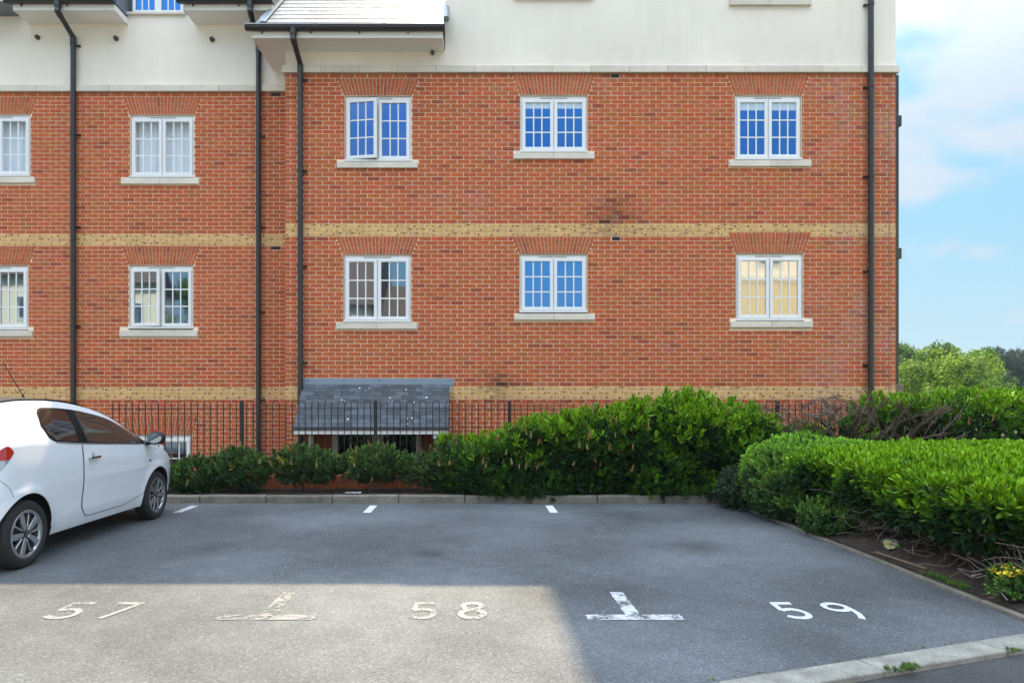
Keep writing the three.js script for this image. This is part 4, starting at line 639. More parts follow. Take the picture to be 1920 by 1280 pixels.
{ // the clipped hedge in the right foreground
  const topY = (x, z) => 0.87 - 0.02 * sstep(-6, -8.4, z);
  const f = (x, y, z) => { const t = topY(x, z); return blob(6.35, (t + 0.27) / 2, -6.45, 2.74, (t - 0.27) / 2 + 0.02, 2.12, 4.5, 0.11, 2.2, 60)(x, y, z) ; };
  const g = thing('clipped_hedge', 'broad clipped hedge of bright lime leaves in the right foreground', 'hedge'), bxx = [3.4, 8.6, 0.15, 1.25, -8.8, -4.1];
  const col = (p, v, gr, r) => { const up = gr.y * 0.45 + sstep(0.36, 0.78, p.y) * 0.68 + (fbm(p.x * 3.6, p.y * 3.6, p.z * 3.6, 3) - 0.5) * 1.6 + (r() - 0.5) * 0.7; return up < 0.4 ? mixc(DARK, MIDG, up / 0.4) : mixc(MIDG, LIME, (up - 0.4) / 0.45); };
  const vis = (x, y, z) => (x > 8.0 || z < -8.9) ? 9 : f(x, y, z);
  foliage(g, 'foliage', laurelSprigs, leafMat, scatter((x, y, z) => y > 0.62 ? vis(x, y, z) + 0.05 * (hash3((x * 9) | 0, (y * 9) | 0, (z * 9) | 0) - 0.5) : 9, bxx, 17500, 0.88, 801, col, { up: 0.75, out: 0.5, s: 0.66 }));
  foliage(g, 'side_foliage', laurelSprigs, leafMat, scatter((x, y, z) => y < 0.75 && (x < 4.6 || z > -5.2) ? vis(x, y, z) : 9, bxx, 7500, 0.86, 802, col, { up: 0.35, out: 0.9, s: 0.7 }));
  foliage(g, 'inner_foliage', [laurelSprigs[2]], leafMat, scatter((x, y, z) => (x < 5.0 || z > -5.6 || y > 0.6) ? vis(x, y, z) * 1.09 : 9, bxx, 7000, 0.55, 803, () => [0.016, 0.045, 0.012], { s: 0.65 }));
  singles(g, scatter((x, y, z) => z > -6.6 && x < 5.2 && y > 0.4 ? vis(x, y, z) : 9, bxx, 295, 0.975, 804, col, { up: 0.5 }), 295, 805, 0.75);
  spikes(g, scatter((x, y, z) => z > -5.9 && x < 4.6 && y > 0.4 && y < 0.75 ? vis(x, y, z) : 9, bxx, 12, 0.95, 806, col, {}), 12, 807);
  const r = rng(808), l = [];
  for (let i = 0; i < 210; i++) { const z = lerp(-7.6, -4.45, r()), x = 3.9 + r() * 1.1; const a = V(x + r() * 0.4, 0.08, z), b = V(3.72 + r() * 1.0, 0.28 + r() * 0.22, z + (r() - 0.5) * 0.9); const tg = wiggly(a, b, 0.004 + r() * 0.007, r, 0.28); if (i < 40) mesh('stem', tg, i % 3 ? twigMat : barkMat, g); else l.push(tg); }
  for (let i = 0; i < 420; i++) { const z = lerp(-7.3, -4.4, r()), x = 3.74 + r() * 0.7, y = 0.1 + r() * 0.3; l.push(wiggly(V(x, y, z), V(x + (r() - 0.5) * 0.6, Math.max(0.09, y + (r() - 0.6) * 0.25), z + (r() - 0.5) * 0.6), 0.0025 + r() * 0.0025, r, 0.3, 3)); }
  for (let i = 0; i < 26; i++) { const a = i / 26 * 5, z = -7.2 + r() * 0.9, c = V(3.85, 0.2, -6.7); l.push(wiggly(c, V(3.68 + r() * 0.5, 0.3 + r() * 0.35, -7.2 + r() * 1.2), 0.004, r, 0.3)); }
  stems(g, 'bare_stems', l, twigMat, true);
  rebase(g, 6.35, 0.07, -6.45);
}
{ // little fern-like shrub at the edging
  const g = thing('low_plant', 'small feathery green plant leaning over the edging', 'plant'), f = blob(3.72, 0.16, -7.0, 0.26, 0.19, 0.3, 2, 0.3, 5, 35);
  foliage(g, 'foliage', smallSprigs, softLeafMat, scatter(f, [3.35, 4.05, 0.0, 0.42, -7.4, -6.6], 620, 0.3, 851, (p, v, gr, r) => mixc([0.03, 0.09, 0.02], [0.1, 0.24, 0.03], sstep(0.05, 0.35, p.y) + (r() - 0.5) * 0.5), { up: 0.8 }));
  const r = rng(852); for (let i = 0; i < 6; i++) mesh('stem', wiggly(V(3.72, 0.02, -7), V(3.55 + r() * 0.35, 0.15 + r() * 0.15, -7.15 + r() * 0.3), 0.004, r), barkMat, g);
  rebase(g, 3.72, 0.04, -7.0);
}
{ // yellow wallflower at the frame's right edge
  const cx = 3.69, cz = -4.62, g = thing('yellow_flower', 'yellow flowering plant at the soil edge, far right', 'flower'), r = rng(861), Y = [mat(0.80, 0.60, 0.01, 0.6), mat(0.72, 0.5, 0.01, 0.6), mat(0.85, 0.7, 0.06, 0.6)], gm = new THREE.MeshPhysicalMaterial({ color: lin(0.06, 0.16, 0.02), roughness: 0.5, side: THREE.DoubleSide });
  const petal = leafOne(0.019, 0.015, 0.05, 0.3);
  const fl = [0, 1].map(k => join([0, 1, 2, 3].map(i => petal.clone().rotateX(1.0 + k * 0.2).rotateY(i * Math.PI / 2 + k))));
  for (let k = 0; k < 9; k++) { const top = V(cx + (r() - 0.6) * 0.2, 0.14 + r() * 0.12, cz + (r() - 0.5) * 0.12); mesh('stem', wiggly(V(cx + (r() - 0.5) * 0.05, 0.1, cz), top, 0.0025, r), gm, g); for (let i = 0; i < 11; i++) { const o = mesh('flower_head', fl[i & 1], Y[(r() * 3) | 0], g); o.position.copy(top).add(V((r() - 0.5) * 0.06, (r() - 0.6) * 0.06, (r() - 0.5) * 0.06)); o.rotation.set((r() - 0.3) * 1.2, r() * 6, (r() - 0.5) * 1.2); } for (let i = 0; i < 6; i++) { const o = mesh('leaf', leafVar[i % 3], gm, g); o.scale.setScalar(0.5); o.position.copy(top).lerp(V(cx, 0.1, cz), 0.3 + r() * 0.7); o.rotation.set(r() * 1.4, r() * 6, r()); } }
  foliage(g, 'foliage', smallSprigs, softLeafMat, scatter(blob(cx + 0.08, 0.13, cz, 0.2, 0.09, 0.14, 2, 0.3, 5, 3), [cx - 0.3, cx + 0.4, 0.04, 0.3, cz - 0.25, cz + 0.25], 190, 0.2, 862, (p, v, gr, q) => mixc([0.03, 0.09, 0.02], [0.1, 0.22, 0.03], q()), {}));
  rebase(g, cx, 0.09, cz);
}
// grass tufts and small weeds along the edges
const bladeSprig = sprig(9, 9, 0.05, 0.006, 0.005, 0.9, [1.1, 1.1, 1]);
function tuft(label, pts, n, seed, sp, sc) { const g = thing('grass_tuft', label, 'grass'), r = rng(seed), pl = []; for (let i = 0; i < n; i++) { const p = pts[(r() * pts.length) | 0]; pl.push([V(p[0] + (r() - 0.5) * sp, 0.012, p[1] + (r() - 0.5) * sp), V((r() - 0.5), 1.3, (r() - 0.5)).normalize(), (0.5 + r() * 0.6) * (sc || 1), mixc([0.06, 0.14, 0.02], [0.14, 0.25, 0.04], r())]); } foliage(g, 'blades', [bladeSprig], softLeafMat, pl); rebase(g, pts[0][0], 0.01, pts[0][1]); }
tuft('bright grass fringe along the soil edge behind number 59', Array.from({ length: 14 }, (_, i) => [3.61 + (i % 3) * 0.02, -5.35 + i * 0.03]), 150, 871, 0.05);
tuft('grass tuft at the road edge of the flush kerb', [[2.18, kz(2.18) + 0.195], [2.26, kz(2.26) + 0.195], [2.3, kz(2.3) + 0.195]], 60, 872, 0.07, 0.55);
tuft('weed in the flush kerb joint near the right frame edge', [[3.02, kz(3.02) + 0.2], [3.2, kz(3.2) + 0.19]], 36, 873, 0.06, 0.5);
tuft('thin line of moss and grass where tarmac meets flush kerb', Array.from({ length: 26 }, (_, i) => { const q = 1.0 + i * 0.07 + 0.2 * hash3(i, 3, 7); return [q, kz(q) - 0.008]; }), 110, 874, 0.02, 0.22);
{ // litter and debris
  const crumple = (w, h, seed, amp) => { const g = new THREE.PlaneGeometry(w, h, 14, 10), p = g.attributes.position; for (let i = 0; i < p.count; i++) p.setZ(i, (fbm(p.getX(i) * 26, p.getY(i) * 26, seed, 3) - 0.5) * amp); g.computeVertexNormals(); return g; };
  const pk = crumple(0.13, 0.11, 3, 0.06); const ptx = planeTex(64, 64, (i, j) => { const n = pnoise(i / 9, j / 9, 7, 7, 5); return n > 0.6 ? [225, 200, 40] : n > 0.42 ? [235, 238, 235] : n > 0.3 ? [70, 130, 180] : [120, 150, 60]; });
  const o1 = mesh('crisp_packet', pk, new THREE.MeshPhysicalMaterial({ map: ptx, roughness: 0.3, side: THREE.DoubleSide })); o1.rotation.x = -0.9; o1.position.set(3.74, 0.13, -6.02); tag(o1, 'crumpled yellow and white food wrapper under the clipped hedge', 'litter');
  const cd = crumple(0.24, 0.1, 8, 0.02); cd.rotateX(-Math.PI / 2); const o2 = mesh('paper_scrap', cd, new THREE.MeshStandardMaterial({ color: lin(0.75, 0.75, 0.78), roughness: 0.7, side: THREE.DoubleSide })); o2.position.set(-1.73, 0.112, -9.52); tag(o2, 'white paper scrap lying on the soil by the kerb', 'litter');
  const pl = rbx(-0.28, 0.28, 0, 0.02, -0.02, 0.02, 0.004); const o3 = mesh('plank', pl, mat(0.3, 0.2, 0.12, 0.9)); o3.position.set(3.72, 0.06, -7.72); o3.rotation.y = 1.1; tag(o3, 'short pale wooden batten lying below the rounded bush', 'plank');
  const o4 = mesh('plank', rbx(-0.3, 0.3, 0, 0.014, -0.012, 0.012, 0.003), mat(0.22, 0.15, 0.1, 0.9)); o4.position.set(3.645, 0.045, -5.75); o4.rotation.y = Math.PI / 2 + 0.1; tag(o4, 'thin brown stick lying along the edging by the wrapper', 'stick');
  const o5 = mesh('plank', rbx(-0.07, 0.07, 0, 0.008, -0.008, 0.008, 0.002), mat(0.5, 0.38, 0.26, 0.9)); o5.position.set(3.78, 0.105, -5.05); o5.rotation.y = 0.5; tag(o5, 'pale wood splinter on the bare soil bank', 'stick');
  const r = rng(880), ll = []; const leafD = leafOne(0.05, 0.02, 0.2, 0.4);
  for (let i = 0; i < 420; i++) { const front = r() < 0.6, x = front ? lerp(-5, 3.2, r()) : lerp(3.62, 4.6, r()), z = front ? lerp(-9.75, -9.42, r()) : lerp(-7.5, -4.3, r()); if (!front && z > kz(x) - 0.1) continue; ll.push(leafD.clone().rotateX(-1.3 + r() * 0.5).rotateY(r() * 6.3).scale(0.4 + r() * 0.5, 0.6, 0.4 + r() * 0.5).translate(x, 0.1 + r() * 0.03, z)); }
  tag(mesh('leaf_litter', mergeGeometries(ll), new THREE.MeshStandardMaterial({ color: lin(0.2, 0.13, 0.075), roughness: 0.95, side: THREE.DoubleSide })), 'dry brown leaf litter scattered on the soil', 'leaf litter', null, 'stuff');
  const st = []; for (let i = 0; i < 90; i++) { const g = new THREE.TetrahedronGeometry(0.002 + r() * 0.004); g.translate(lerp(-4, 3.4, r()), 0.006, lerp(-9.2, -4, Math.pow(r(), 0.7))); st.push(g); }
  tag(mesh('grit', join(st), mat(0.5, 0.48, 0.45, 0.9)), 'pale grit and crumbs strewn over the tarmac', 'grit', null, 'stuff');
}

// ------------------------------------------------------------------ the white car, nose to the kerb; u runs from its tail (0) to its nose (3.475)
{
  const car = thing('parked_car', 'small white three-door hatchback parked nose to the kerb', 'car');
  const paintW = phys(0.80, 0.84, 0.89, 0.36, { clearcoat: 1, clearcoatRoughness: 0.03 });
  const blk = phys(0.012, 0.012, 0.013, 0.35), trim = phys(0.010, 0.010, 0.012, 0.6, { specularIntensity: 0.3 }), rubber = mat(0.02, 0.02, 0.021, 0.85), dark = mat(0.008, 0.008, 0.009, 0.9);
  const glassM = phys(0.02, 0.016, 0.015, 0.02, { clearcoat: 0.4, clearcoatRoughness: 0.0, ior: 1.5 }), glassD = phys(0.03, 0.036, 0.03, 0.02, { clearcoat: 0.4, clearcoatRoughness: 0.0, ior: 1.5 });
  const chrome = phys(0.55, 0.55, 0.57, 0.22, { metalness: 1 }), alloy = phys(0.62, 0.63, 0.66, 0.25, { metalness: 0.9 }), redL = phys(0.45, 0.006, 0.008, 0.08, { clearcoat: 1 }), redP = phys(0.35, 0.02, 0.015, 0.3), lens = phys(0.5, 0.52, 0.55, 0.06, { metalness: 0.6, clearcoat: 1 });
  function tab(t) { return u => { if (u <= t[0][0]) return t[0][1]; for (let i = 0; i + 1 < t.length; i++) if (u <= t[i + 1][0]) { const p = t[Math.max(0, i - 1)], a = t[i], b = t[i + 1], q = t[Math.min(t.length - 1, i + 2)], h = b[0] - a[0], s = (u - a[0]) / h; const lim = (m, d0, d1) => (d0 * d1 <= 0 ? 0 : Math.sign(m) * Math.min(Math.abs(m), 3 * Math.min(Math.abs(d0), Math.abs(d1)))); const d = (b[1] - a[1]) / h, dp = a === p ? d : (a[1] - p[1]) / (a[0] - p[0]), dn = q === b ? d : (q[1] - b[1]) / (q[0] - b[0]); const m0 = lim((d + dp) / 2, d, dp), m1 = lim((d + dn) / 2, d, dn), s2 = s * s, s3 = s2 * s; return a[1] * (2 * s3 - 3 * s2 + 1) + h * m0 * (s3 - 2 * s2 + s) + b[1] * (-2 * s3 + 3 * s2) + h * m1 * (s3 - s2); } return t[t.length - 1][1]; }; }
  const w2 = tab([[0, 0.60], [0.04, 0.69], [0.1, 0.755], [0.2, 0.795], [0.44, 0.806], [0.8, 0.806], [1.3, 0.803], [1.9, 0.803], [2.3, 0.802], [2.6, 0.803], [2.9, 0.795], [3.1, 0.77], [3.25, 0.725], [3.38, 0.635], [3.45, 0.53], [3.475, 0.42]]);
  const y3 = tab([[0, 0.62], [0.05, 0.86], [0.12, 1.0], [0.25, 1.045], [0.44, 1.045], [0.72, 1.035], [1.2, 0.99], [2.3, 0.915], [2.6, 0.895], [2.9, 0.835], [3.15, 0.735], [3.35, 0.62], [3.475, 0.50]]);
  const y5 = tab([[0, 0.66], [0.05, 0.92], [0.12, 1.10], [0.2, 1.25], [0.32, 1.35], [0.5, 1.39], [0.9, 1.405], [1.3, 1.385], [1.6, 1.34], [1.9, 1.275], [2.19, 1.165], [2.45, 1.035], [2.66, 0.935], [2.9, 0.865], [3.15, 0.76], [3.35, 0.64], [3.475, 0.51]]);
  const w5 = tab([[0, 0.4], [0.05, 0.52], [0.12, 0.60], [0.25, 0.585], [0.5, 0.575], [0.9, 0.585], [1.5, 0.585], [1.9, 0.60], [2.19, 0.625], [2.45, 0.655], [2.66, 0.69], [2.9, 0.66], [3.15, 0.6], [3.35, 0.5], [3.475, 0.3]]);
  const roofUp = tab([[0, 0.02], [0.3, 0.04], [0.9, 0.038], [1.6, 0.05], [2.2, 0.07], [2.66, 0.07], [3.1, 0.05], [3.475, 0.03]]);
  const w3f = u => w2(u) * 0.962, UC = [0.44, 2.78], YC = 0.288, RA = 0.345;
  const prof = tab([[0.14, 0.86], [0.21, 0.925], [0.3, 0.955], [0.42, 0.975], [0.55, 0.992], [0.66, 1.0], [0.78, 0.998], [0.9, 0.985], [1.1, 0.955]]);
  const flare = (u, y) => { let s = 0; for (const c of UC) { const d = Math.hypot(u - c, y - YC) - RA; s += 0.014 * Math.exp(-Math.pow(d / 0.05, 2)) * (d > -0.01 ? 1 : 1); } return s; };
  const crease = (u, y) => 0.006 * sstep(0.035, 0, Math.abs(y - (0.64 + 0.03 * u / 3))) * 0.6 + 0.005 * Math.exp(-Math.pow((y - 0.36) / 0.05, 2)) * sstep(0.8, 1.1, u) * sstep(2.5, 2.2, u);
  const Wl = (u, y) => { const yy = y3(u), k = prof(0.14 + (y - 0.14) * (0.9 - 0.0) / Math.max(0.3, yy - 0.03)), q = w2(u) * k; return q + (flare(u, y) + crease(u, y)) * sstep(yy, yy - 0.15, y); };
  const yb = u => { const sill = u < 0.1 ? 0.26 : u > 3.2 ? lerp(0.19, 0.24, (u - 3.2) / 0.275) : 0.205; let y = sill; for (const c of UC) { const d = Math.abs(u - c); if (d < RA) y = Math.max(y, YC + Math.sqrt(RA * RA - d * d)); } return y; };
  // s 0..1 from the bottom edge to the belt, 1..2 belt to roof edge, 2..3 roof edge to the middle of the roof
  function P(u, s, off = 0) {
    const yB = yb(u), Y3 = y3(u), W3 = Wl(u, Y3), Y5 = y5(u), W5 = Math.min(w5(u), W3 - 0.01);
    let w, y;
    if (s <= 1) { y = lerp(yB, Y3, s); w = Wl(u, y); }
    else if (s <= 2) { const t = s - 1; y = lerp(Y3, Y5, t) + 0.012 * Math.sin(t * Math.PI) * 0; w = lerp(W3, W5, t) + 0.028 * Math.sin(t * Math.PI) * clamp((Y5 - Y3) / 0.3); }
    else { const t = s - 2, e = Math.pow(t, 0.9); w = W5 * Math.cos(t * Math.PI / 2) ; y = Y5 + roofUp(u) * Math.sin(t * Math.PI / 2); if (t >= 1) w = 0; }
    return [w + off, y + (s > 1.9 ? off : off * 0.3)];
  }
  const X0 = -4.59, Z0 = -5.27;
  const us = []; { const add = (a, b, n, ease) => { for (let i = 0; i < n; i++) { const t = i / n; us.push(lerp(a, b, ease ? (1 - Math.cos(Math.PI * t)) / 2 : t)); } };
    add(0, UC[0] - RA, 10); us.push(UC[0] - RA - 1e-4); add(UC[0] - RA + 1e-4, UC[0] + RA - 1e-4, 40, true); us.push(UC[0] + RA - 1e-4); add(UC[0] + RA + 1e-4, UC[1] - RA, 60); us.push(UC[1] - RA - 1e-4); add(UC[1] - RA + 1e-4, UC[1] + RA - 1e-4, 40, true); us.push(UC[1] + RA - 1e-4); add(UC[1] + RA + 1e-4, 3.475, 16); us.push(3.475); }
  const ss = []; for (let i = 0; i <= 18; i++) ss.push(i / 18); for (let i = 1; i <= 10; i++) ss.push(1 + i / 10); for (let i = 1; i <= 12; i++) ss.push(2 + i / 12);
  function patch(uList, sOf, m, off, sgn = 1) {   // grid over (u, k/m); sOf(u, t) gives the s
    const pos = [], uv = [], idx = [];
    uList.forEach(u => { for (let k = 0; k <= m; k++) { const [w, y] = P(u, sOf(u, k / m), off); pos.push(X0 + sgn * w, y, Z0 - u); uv.push(u, y); } });
    for (let i = 0; i + 1 < uList.length; i++) for (let k = 0; k < m; k++) { const a = i * (m + 1) + k, b = a + m + 1; sgn > 0 ? idx.push(a, b, a + 1, b, b + 1, a + 1) : idx.push(a, a + 1, b, b, a + 1, b + 1); }
    const g = new THREE.BufferGeometry(); g.setAttribute('position', new THREE.Float32BufferAttribute(pos, 3)); g.setAttribute('uv', new THREE.Float32BufferAttribute(uv, 2)); g.setIndex(idx); g.computeVertexNormals(); return g;
  }
  const flip = g => g;
  const m = ss.length - 1, body = [1, -1].map(s => patch(us, (u, t) => ss[Math.round(t * m)], m, 0, s));
  // tail and nose caps
  const cap = u => { const pts = []; for (let k = 0; k <= m; k++) { const [w, y] = P(u, ss[k]); pts.push([w, y]); } const sh = [...pts, ...pts.slice().reverse().map(([w, y]) => [-w, y])]; const g = new THREE.ShapeGeometry(new THREE.Shape(sh.map(q => new THREE.Vector2(...q)))); g.translate(X0, 0, Z0 - u); return g; };
  mesh('body', join([...body, cap(0), cap(3.475)]), (() => { const q = paintW.clone(); q.side = THREE.DoubleSide; return q; })(), car);
  const floor = join([bx(X0 - 0.6, X0 + 0.6, 0.2, 0.26, Z0 - 0.25, Z0 - 3.2), bx(X0 - 0.42, X0 + 0.42, 0.2, 0.7, Z0 - 0.2, Z0 - 3.15), bx(X0 - 0.7, X0 + 0.7, 0.23, 0.7, Z0 - UC[0] - RA - 0.03, Z0 - UC[1] + RA + 0.03)]);
  mesh('underbody', floor, dark, car);
  for (const c of UC) for (const s of [1, -1]) { const g = new THREE.CylinderGeometry(RA + 0.004, RA + 0.004, 0.36, 40, 1, true, -0.2, Math.PI + 0.4); g.rotateZ(Math.PI / 2); g.rotateX(0); const k = g.clone(); k.translate(X0 + s * 0.6, YC, Z0 - c); const dm = dark.clone(); dm.side = THREE.DoubleSide; mesh('wheel_well', new THREE.CylinderGeometry(RA + 0.003, RA + 0.003, 0.36, 40, 1, true, -0.12, Math.PI + 0.24).rotateZ(Math.PI / 2).translate(X0 + s * 0.585, YC, Z0 - c), (dm), car); }
  // arch lips
  for (const c of UC) { const pts = []; for (let i = 0; i <= 30; i++) { const a = Math.PI * i / 30, u = c + Math.cos(a) * RA * 0.9995, y = YC + Math.sin(a) * RA; pts.push(V(X0 + Wl(u, y) - 0.006, y, Z0 - u)); } mesh('arch_lip', new THREE.TubeGeometry(new THREE.CatmullRomCurve3(pts), 60, 0.007, 6), paintW, car); }
  const range = (a, b, n) => Array.from({ length: n + 1 }, (_, i) => lerp(a, b, i / n));
  // dark glasshouse band, then panes on top of it
  const rnd = (u, a, b, ra, rb2) => { let k = 1; if (u < a + ra) k = Math.min(k, Math.sqrt(Math.max(0, 1 - Math.pow((a + ra - u) / ra, 2)))); if (u > b - rb2) k = Math.min(k, Math.sqrt(Math.max(0, 1 - Math.pow((u - b + rb2) / rb2, 2)))); return k; };
  const win = (a, b, ra, rb2, lo, hi, off, mm, s) => patch(range(a, b, 40), (u, t) => { const k = rnd(u, a, b, ra, rb2), mid = 0.42; return 1 + lerp(mid - (mid - lo) * k, mid + (hi(u) - mid) * k, t); }, mm, off, s);
  for (const s of [1, -1]) {
    mesh('window_surround', win(0.70, 2.60, 0.16, 0.02, 0.03, u => lerp(0.86, 0.78, sstep(1.9, 2.6, u)), 0.003, 8, s), trim, car);
    const q = mesh('quarter_window', win(0.725, 1.19, 0.15, 0.02, 0.07, u => 0.82, 0.006, 8, s), glassM, car);
    const d = mesh('door_window', win(1.31, 2.42, 0.02, 0.02, 0.07, u => lerp(0.84, 0.74, sstep(1.9, 2.5, u)), 0.006, 8, s), glassD, car);
  }
  // door: a skin a little proud of the shut line
  const doorA = u => 1.0, sOfY = (u, y) => (y - yb(u)) / (y3(u) - yb(u));
  const dLo = u => lerp(0.285, 0.34, sstep(2.0, 2.42, u)) + 0.11 * Math.pow(clamp((1.36 - u) / 0.13), 2) + 0.06 * Math.pow(clamp((u - 2.34) / 0.12), 2.5);
  const dU = t => range(1.235, 2.43, 40);
  const seamU = t => 1;
  const gap = patch(range(1.227, 2.443, 44), (u, t) => sOfY(u, lerp(dLo(clamp(u, 1.235, 2.43)) - 0.007, y3(u) - 0.005, t)), 24, 0.0035, 1);
  mesh('door_gap', gap, mat(0.05, 0.05, 0.055, 0.8), car);
  const door = new THREE.Group(); door.name = 'door'; car.add(door);
  mesh('door_skin', patch(range(1.235, 2.437, 44), (u, t) => sOfY(u, lerp(dLo(u), y3(u) + 0.004, t)), 24, 0.0065, 1), paintW, door);
  mesh('handle', (() => { const u0 = 1.30, y = 0.855, w = Wl(u0 + 0.08, y) + 0.03; const g = rbx(-0.012, 0.012, -0.013, 0.013, -0.09, 0.09, 0.01); g.translate(X0 + w, y, Z0 - u0 - 0.09); return g; })(), chrome, door);
  mesh('handle_recess', (() => { const g = new THREE.SphereGeometry(0.045, 14, 10); g.scale(0.1, 1, 1.0); g.translate(X0 + Wl(1.38, 0.86) + 0.003, 0.862, Z0 - 1.39); return g; })(), phys(0.5, 0.51, 0.53, 0.4), door);
  mesh('lock', (() => { const g = new THREE.CylinderGeometry(0.011, 0.011, 0.01, 10); g.rotateZ(Math.PI / 2); g.translate(X0 + Wl(1.3, 0.856) + 0.042, 0.857, Z0 - 1.325); return g; })(), blk, door);
  for (const [u, y0, y1, k] of [[2.30, 0.70, 0.855, 0], [2.325, 0.715, 0.80, 1]]) mesh('stripe', patch(range(u - 0.012, u + 0.016, 2), (uu, t) => sOfY(uu, lerp(y0, y1, t) ), 6, 0.0062, 1), k ? redP : mat(0.16, 0.02, 0.02, 0.4), door);
  mesh('indicator', (() => { const g = new THREE.SphereGeometry(0.02, 12, 8); g.scale(0.5, 0.7, 1.3); g.translate(X0 + Wl(2.56, 0.72) + 0.003, 0.72, Z0 - 2.56); return g; })(), mat(0.12, 0.12, 0.13, 0.3), car);
  // canvas roof, antenna
  mesh('canvas_roof', join([1, -1].map(s => patch(range(0.42, 1.72, 30), (u, t) => 2.22 + 0.78 * t, 8, 0.012, s))), mat(0.022, 0.023, 0.026, 0.9), car);
  mesh('antenna', join([cyl(V(X0 + 0.35, 1.44, Z0 - 1.05), V(X0 + 0.30, 1.76, Z0 - 0.84), 0.0045, 0.003, 6), cyl(V(X0 + 0.35, 1.42, Z0 - 1.06), V(X0 + 0.345, 1.48, Z0 - 1.03), 0.012, 0.006, 8)]), blk, car);
  mesh('windscreen', join([1, -1].map(s => patch(range(1.75, 2.62, 16), (u, t) => 2.12 + 0.88 * t, 8, 0.004, s))), glassM, car);
  // tail lamp wrapping round the corner
  { const tl = new THREE.Group(); tl.name = 'tail_lamp'; car.add(tl);
    const UM = 0.255, lowB = u => 0.77 + 0.21 * clamp((u - 0.04) / 0.215), topB = u => Math.min(1.04 - 0.055 * (1 - Math.sqrt(clamp((UM - u) / 0.05))), y3(u) - 0.001);
    const lamp = (lo, hi) => patch(range(0.05, UM, 22), (u, t) => { const a = clamp(lowB(u), lo, hi), b2 = clamp(topB(u), lo, hi); return sOfY(u, lerp(Math.min(a, topB(u)), Math.max(b2, Math.min(a, topB(u))), t)); }, 8, 0.009, 1);
    mesh('red_lens', lamp(0.93, 1.1), redL, tl); mesh('clear_lens', lamp(0.7, 0.927), lens, tl); }
  { const seam = (pts, r) => new THREE.TubeGeometry(new THREE.CatmullRomCurve3(pts.map(([u, y]) => V(X0 + Wl(u, y) + 0.0005, y, Z0 - u))), 24, r, 5);
    mesh('bumper_seam', seam([[0.10, 0.80], [0.16, 0.745], [0.215, 0.69], [0.245, 0.62]], 0.0022), mat(0.12, 0.12, 0.13, 0.7), car);
    mesh('window_seal', new THREE.TubeGeometry(new THREE.CatmullRomCurve3(range(0.84, 2.5, 14).map(u => { const [w, y] = P(u, 1.028, 0.005); return V(X0 + w, y, Z0 - u); })), 60, 0.005, 5), mat(0.25, 0.25, 0.26, 0.4), car); }
  // exterior mirror
  { const mi = new THREE.Group(); mi.name = 'door_mirror'; car.add(mi); const cx = X0 + 0.905, cyy = 0.985, cz = Z0 - 2.50;
    const h = new THREE.SphereGeometry(1, 24, 16); h.scale(0.105, 0.075, 0.085); { const p = h.attributes.position; for (let i = 0; i < p.count; i++) if (p.getZ(i) > 0.02) p.setZ(i, 0.02 + (p.getZ(i) - 0.02) * 0.25); h.computeVertexNormals(); } h.translate(cx, cyy, cz); mesh('housing', h, blk, mi);
    const r = new THREE.SphereGeometry(1, 20, 12, 0, Math.PI * 2, 0, Math.PI * 0.55); r.scale(0.108, 0.079, 0.088); r.rotateZ(-0.9); { const p = r.attributes.position; for (let i = 0; i < p.count; i++) if (p.getZ(i) > 0.0) p.setZ(i, 0.0 + p.getZ(i) * 0.1); r.computeVertexNormals(); } r.translate(cx + 0.005, cyy, cz - 0.01); mesh('red_cap', r, redP, mi);
    const gl = new THREE.CircleGeometry(1, 24); gl.scale(0.082, 0.055, 1); gl.rotateY(0.12); gl.translate(cx - 0.004, cyy - 0.002, cz + 0.046); mesh('mirror_glass', gl, phys(0.55, 0.58, 0.6, 0.02, { metalness: 1 }), mi);
    mesh('arm', join([cyl(V(cx - 0.06, cyy - 0.05, cz - 0.02), V(X0 + 0.76, 0.915, Z0 - 2.5), 0.025, 0.03, 8)]), blk, mi); }
  // wheels
  const wheel = new THREE.Group(); wheel.name = 'wheel'; car.add(wheel); const TR = 0.289, RR = 0.2, TW = 0.165;
  { const t = new THREE.LatheGeometry([[RR - 0.004, -TW / 2 + 0.012], [RR + 0.012, -TW / 2], [TR - 0.05, -TW / 2 - 0.006], [TR - 0.016, -TW / 2 + 0.01], [TR - 0.002, -TW / 2 + 0.03], [TR, 0], [TR - 0.002, TW / 2 - 0.03], [TR - 0.016, TW / 2 - 0.01], [TR - 0.05, TW / 2 + 0.006], [RR + 0.012, TW / 2], [RR - 0.004, TW / 2 - 0.012]].map(q => new THREE.Vector2(...q)), 64); t.rotateZ(-Math.PI / 2); mesh('tyre', t, rubber, wheel);
    const b = new THREE.LatheGeometry([[RR - 0.03, -0.06], [RR - 0.018, 0.0], [RR - 0.02, 0.05], [RR - 0.008, 0.066], [RR + 0.004, 0.072], [RR + 0.004, 0.078], [RR - 0.012, 0.08], [RR - 0.02, 0.074]].map(q => new THREE.Vector2(...q)), 64); b.rotateZ(-Math.PI / 2); const bm = alloy.clone(); bm.side = THREE.DoubleSide; mesh('rim', b, bm, wheel);
    const disc = new THREE.CylinderGeometry(0.125, 0.125, 0.02, 32); disc.rotateZ(Math.PI / 2); disc.translate(-0.02, 0, 0); mesh('brake_disc', disc, mat(0.1, 0.1, 0.1, 0.5, { metalness: 0.6 }), wheel);
    const back = new THREE.CircleGeometry(RR - 0.015, 40); back.rotateY(Math.PI / 2); back.translate(-0.05, 0, 0); mesh('barrel', back, dark, wheel);
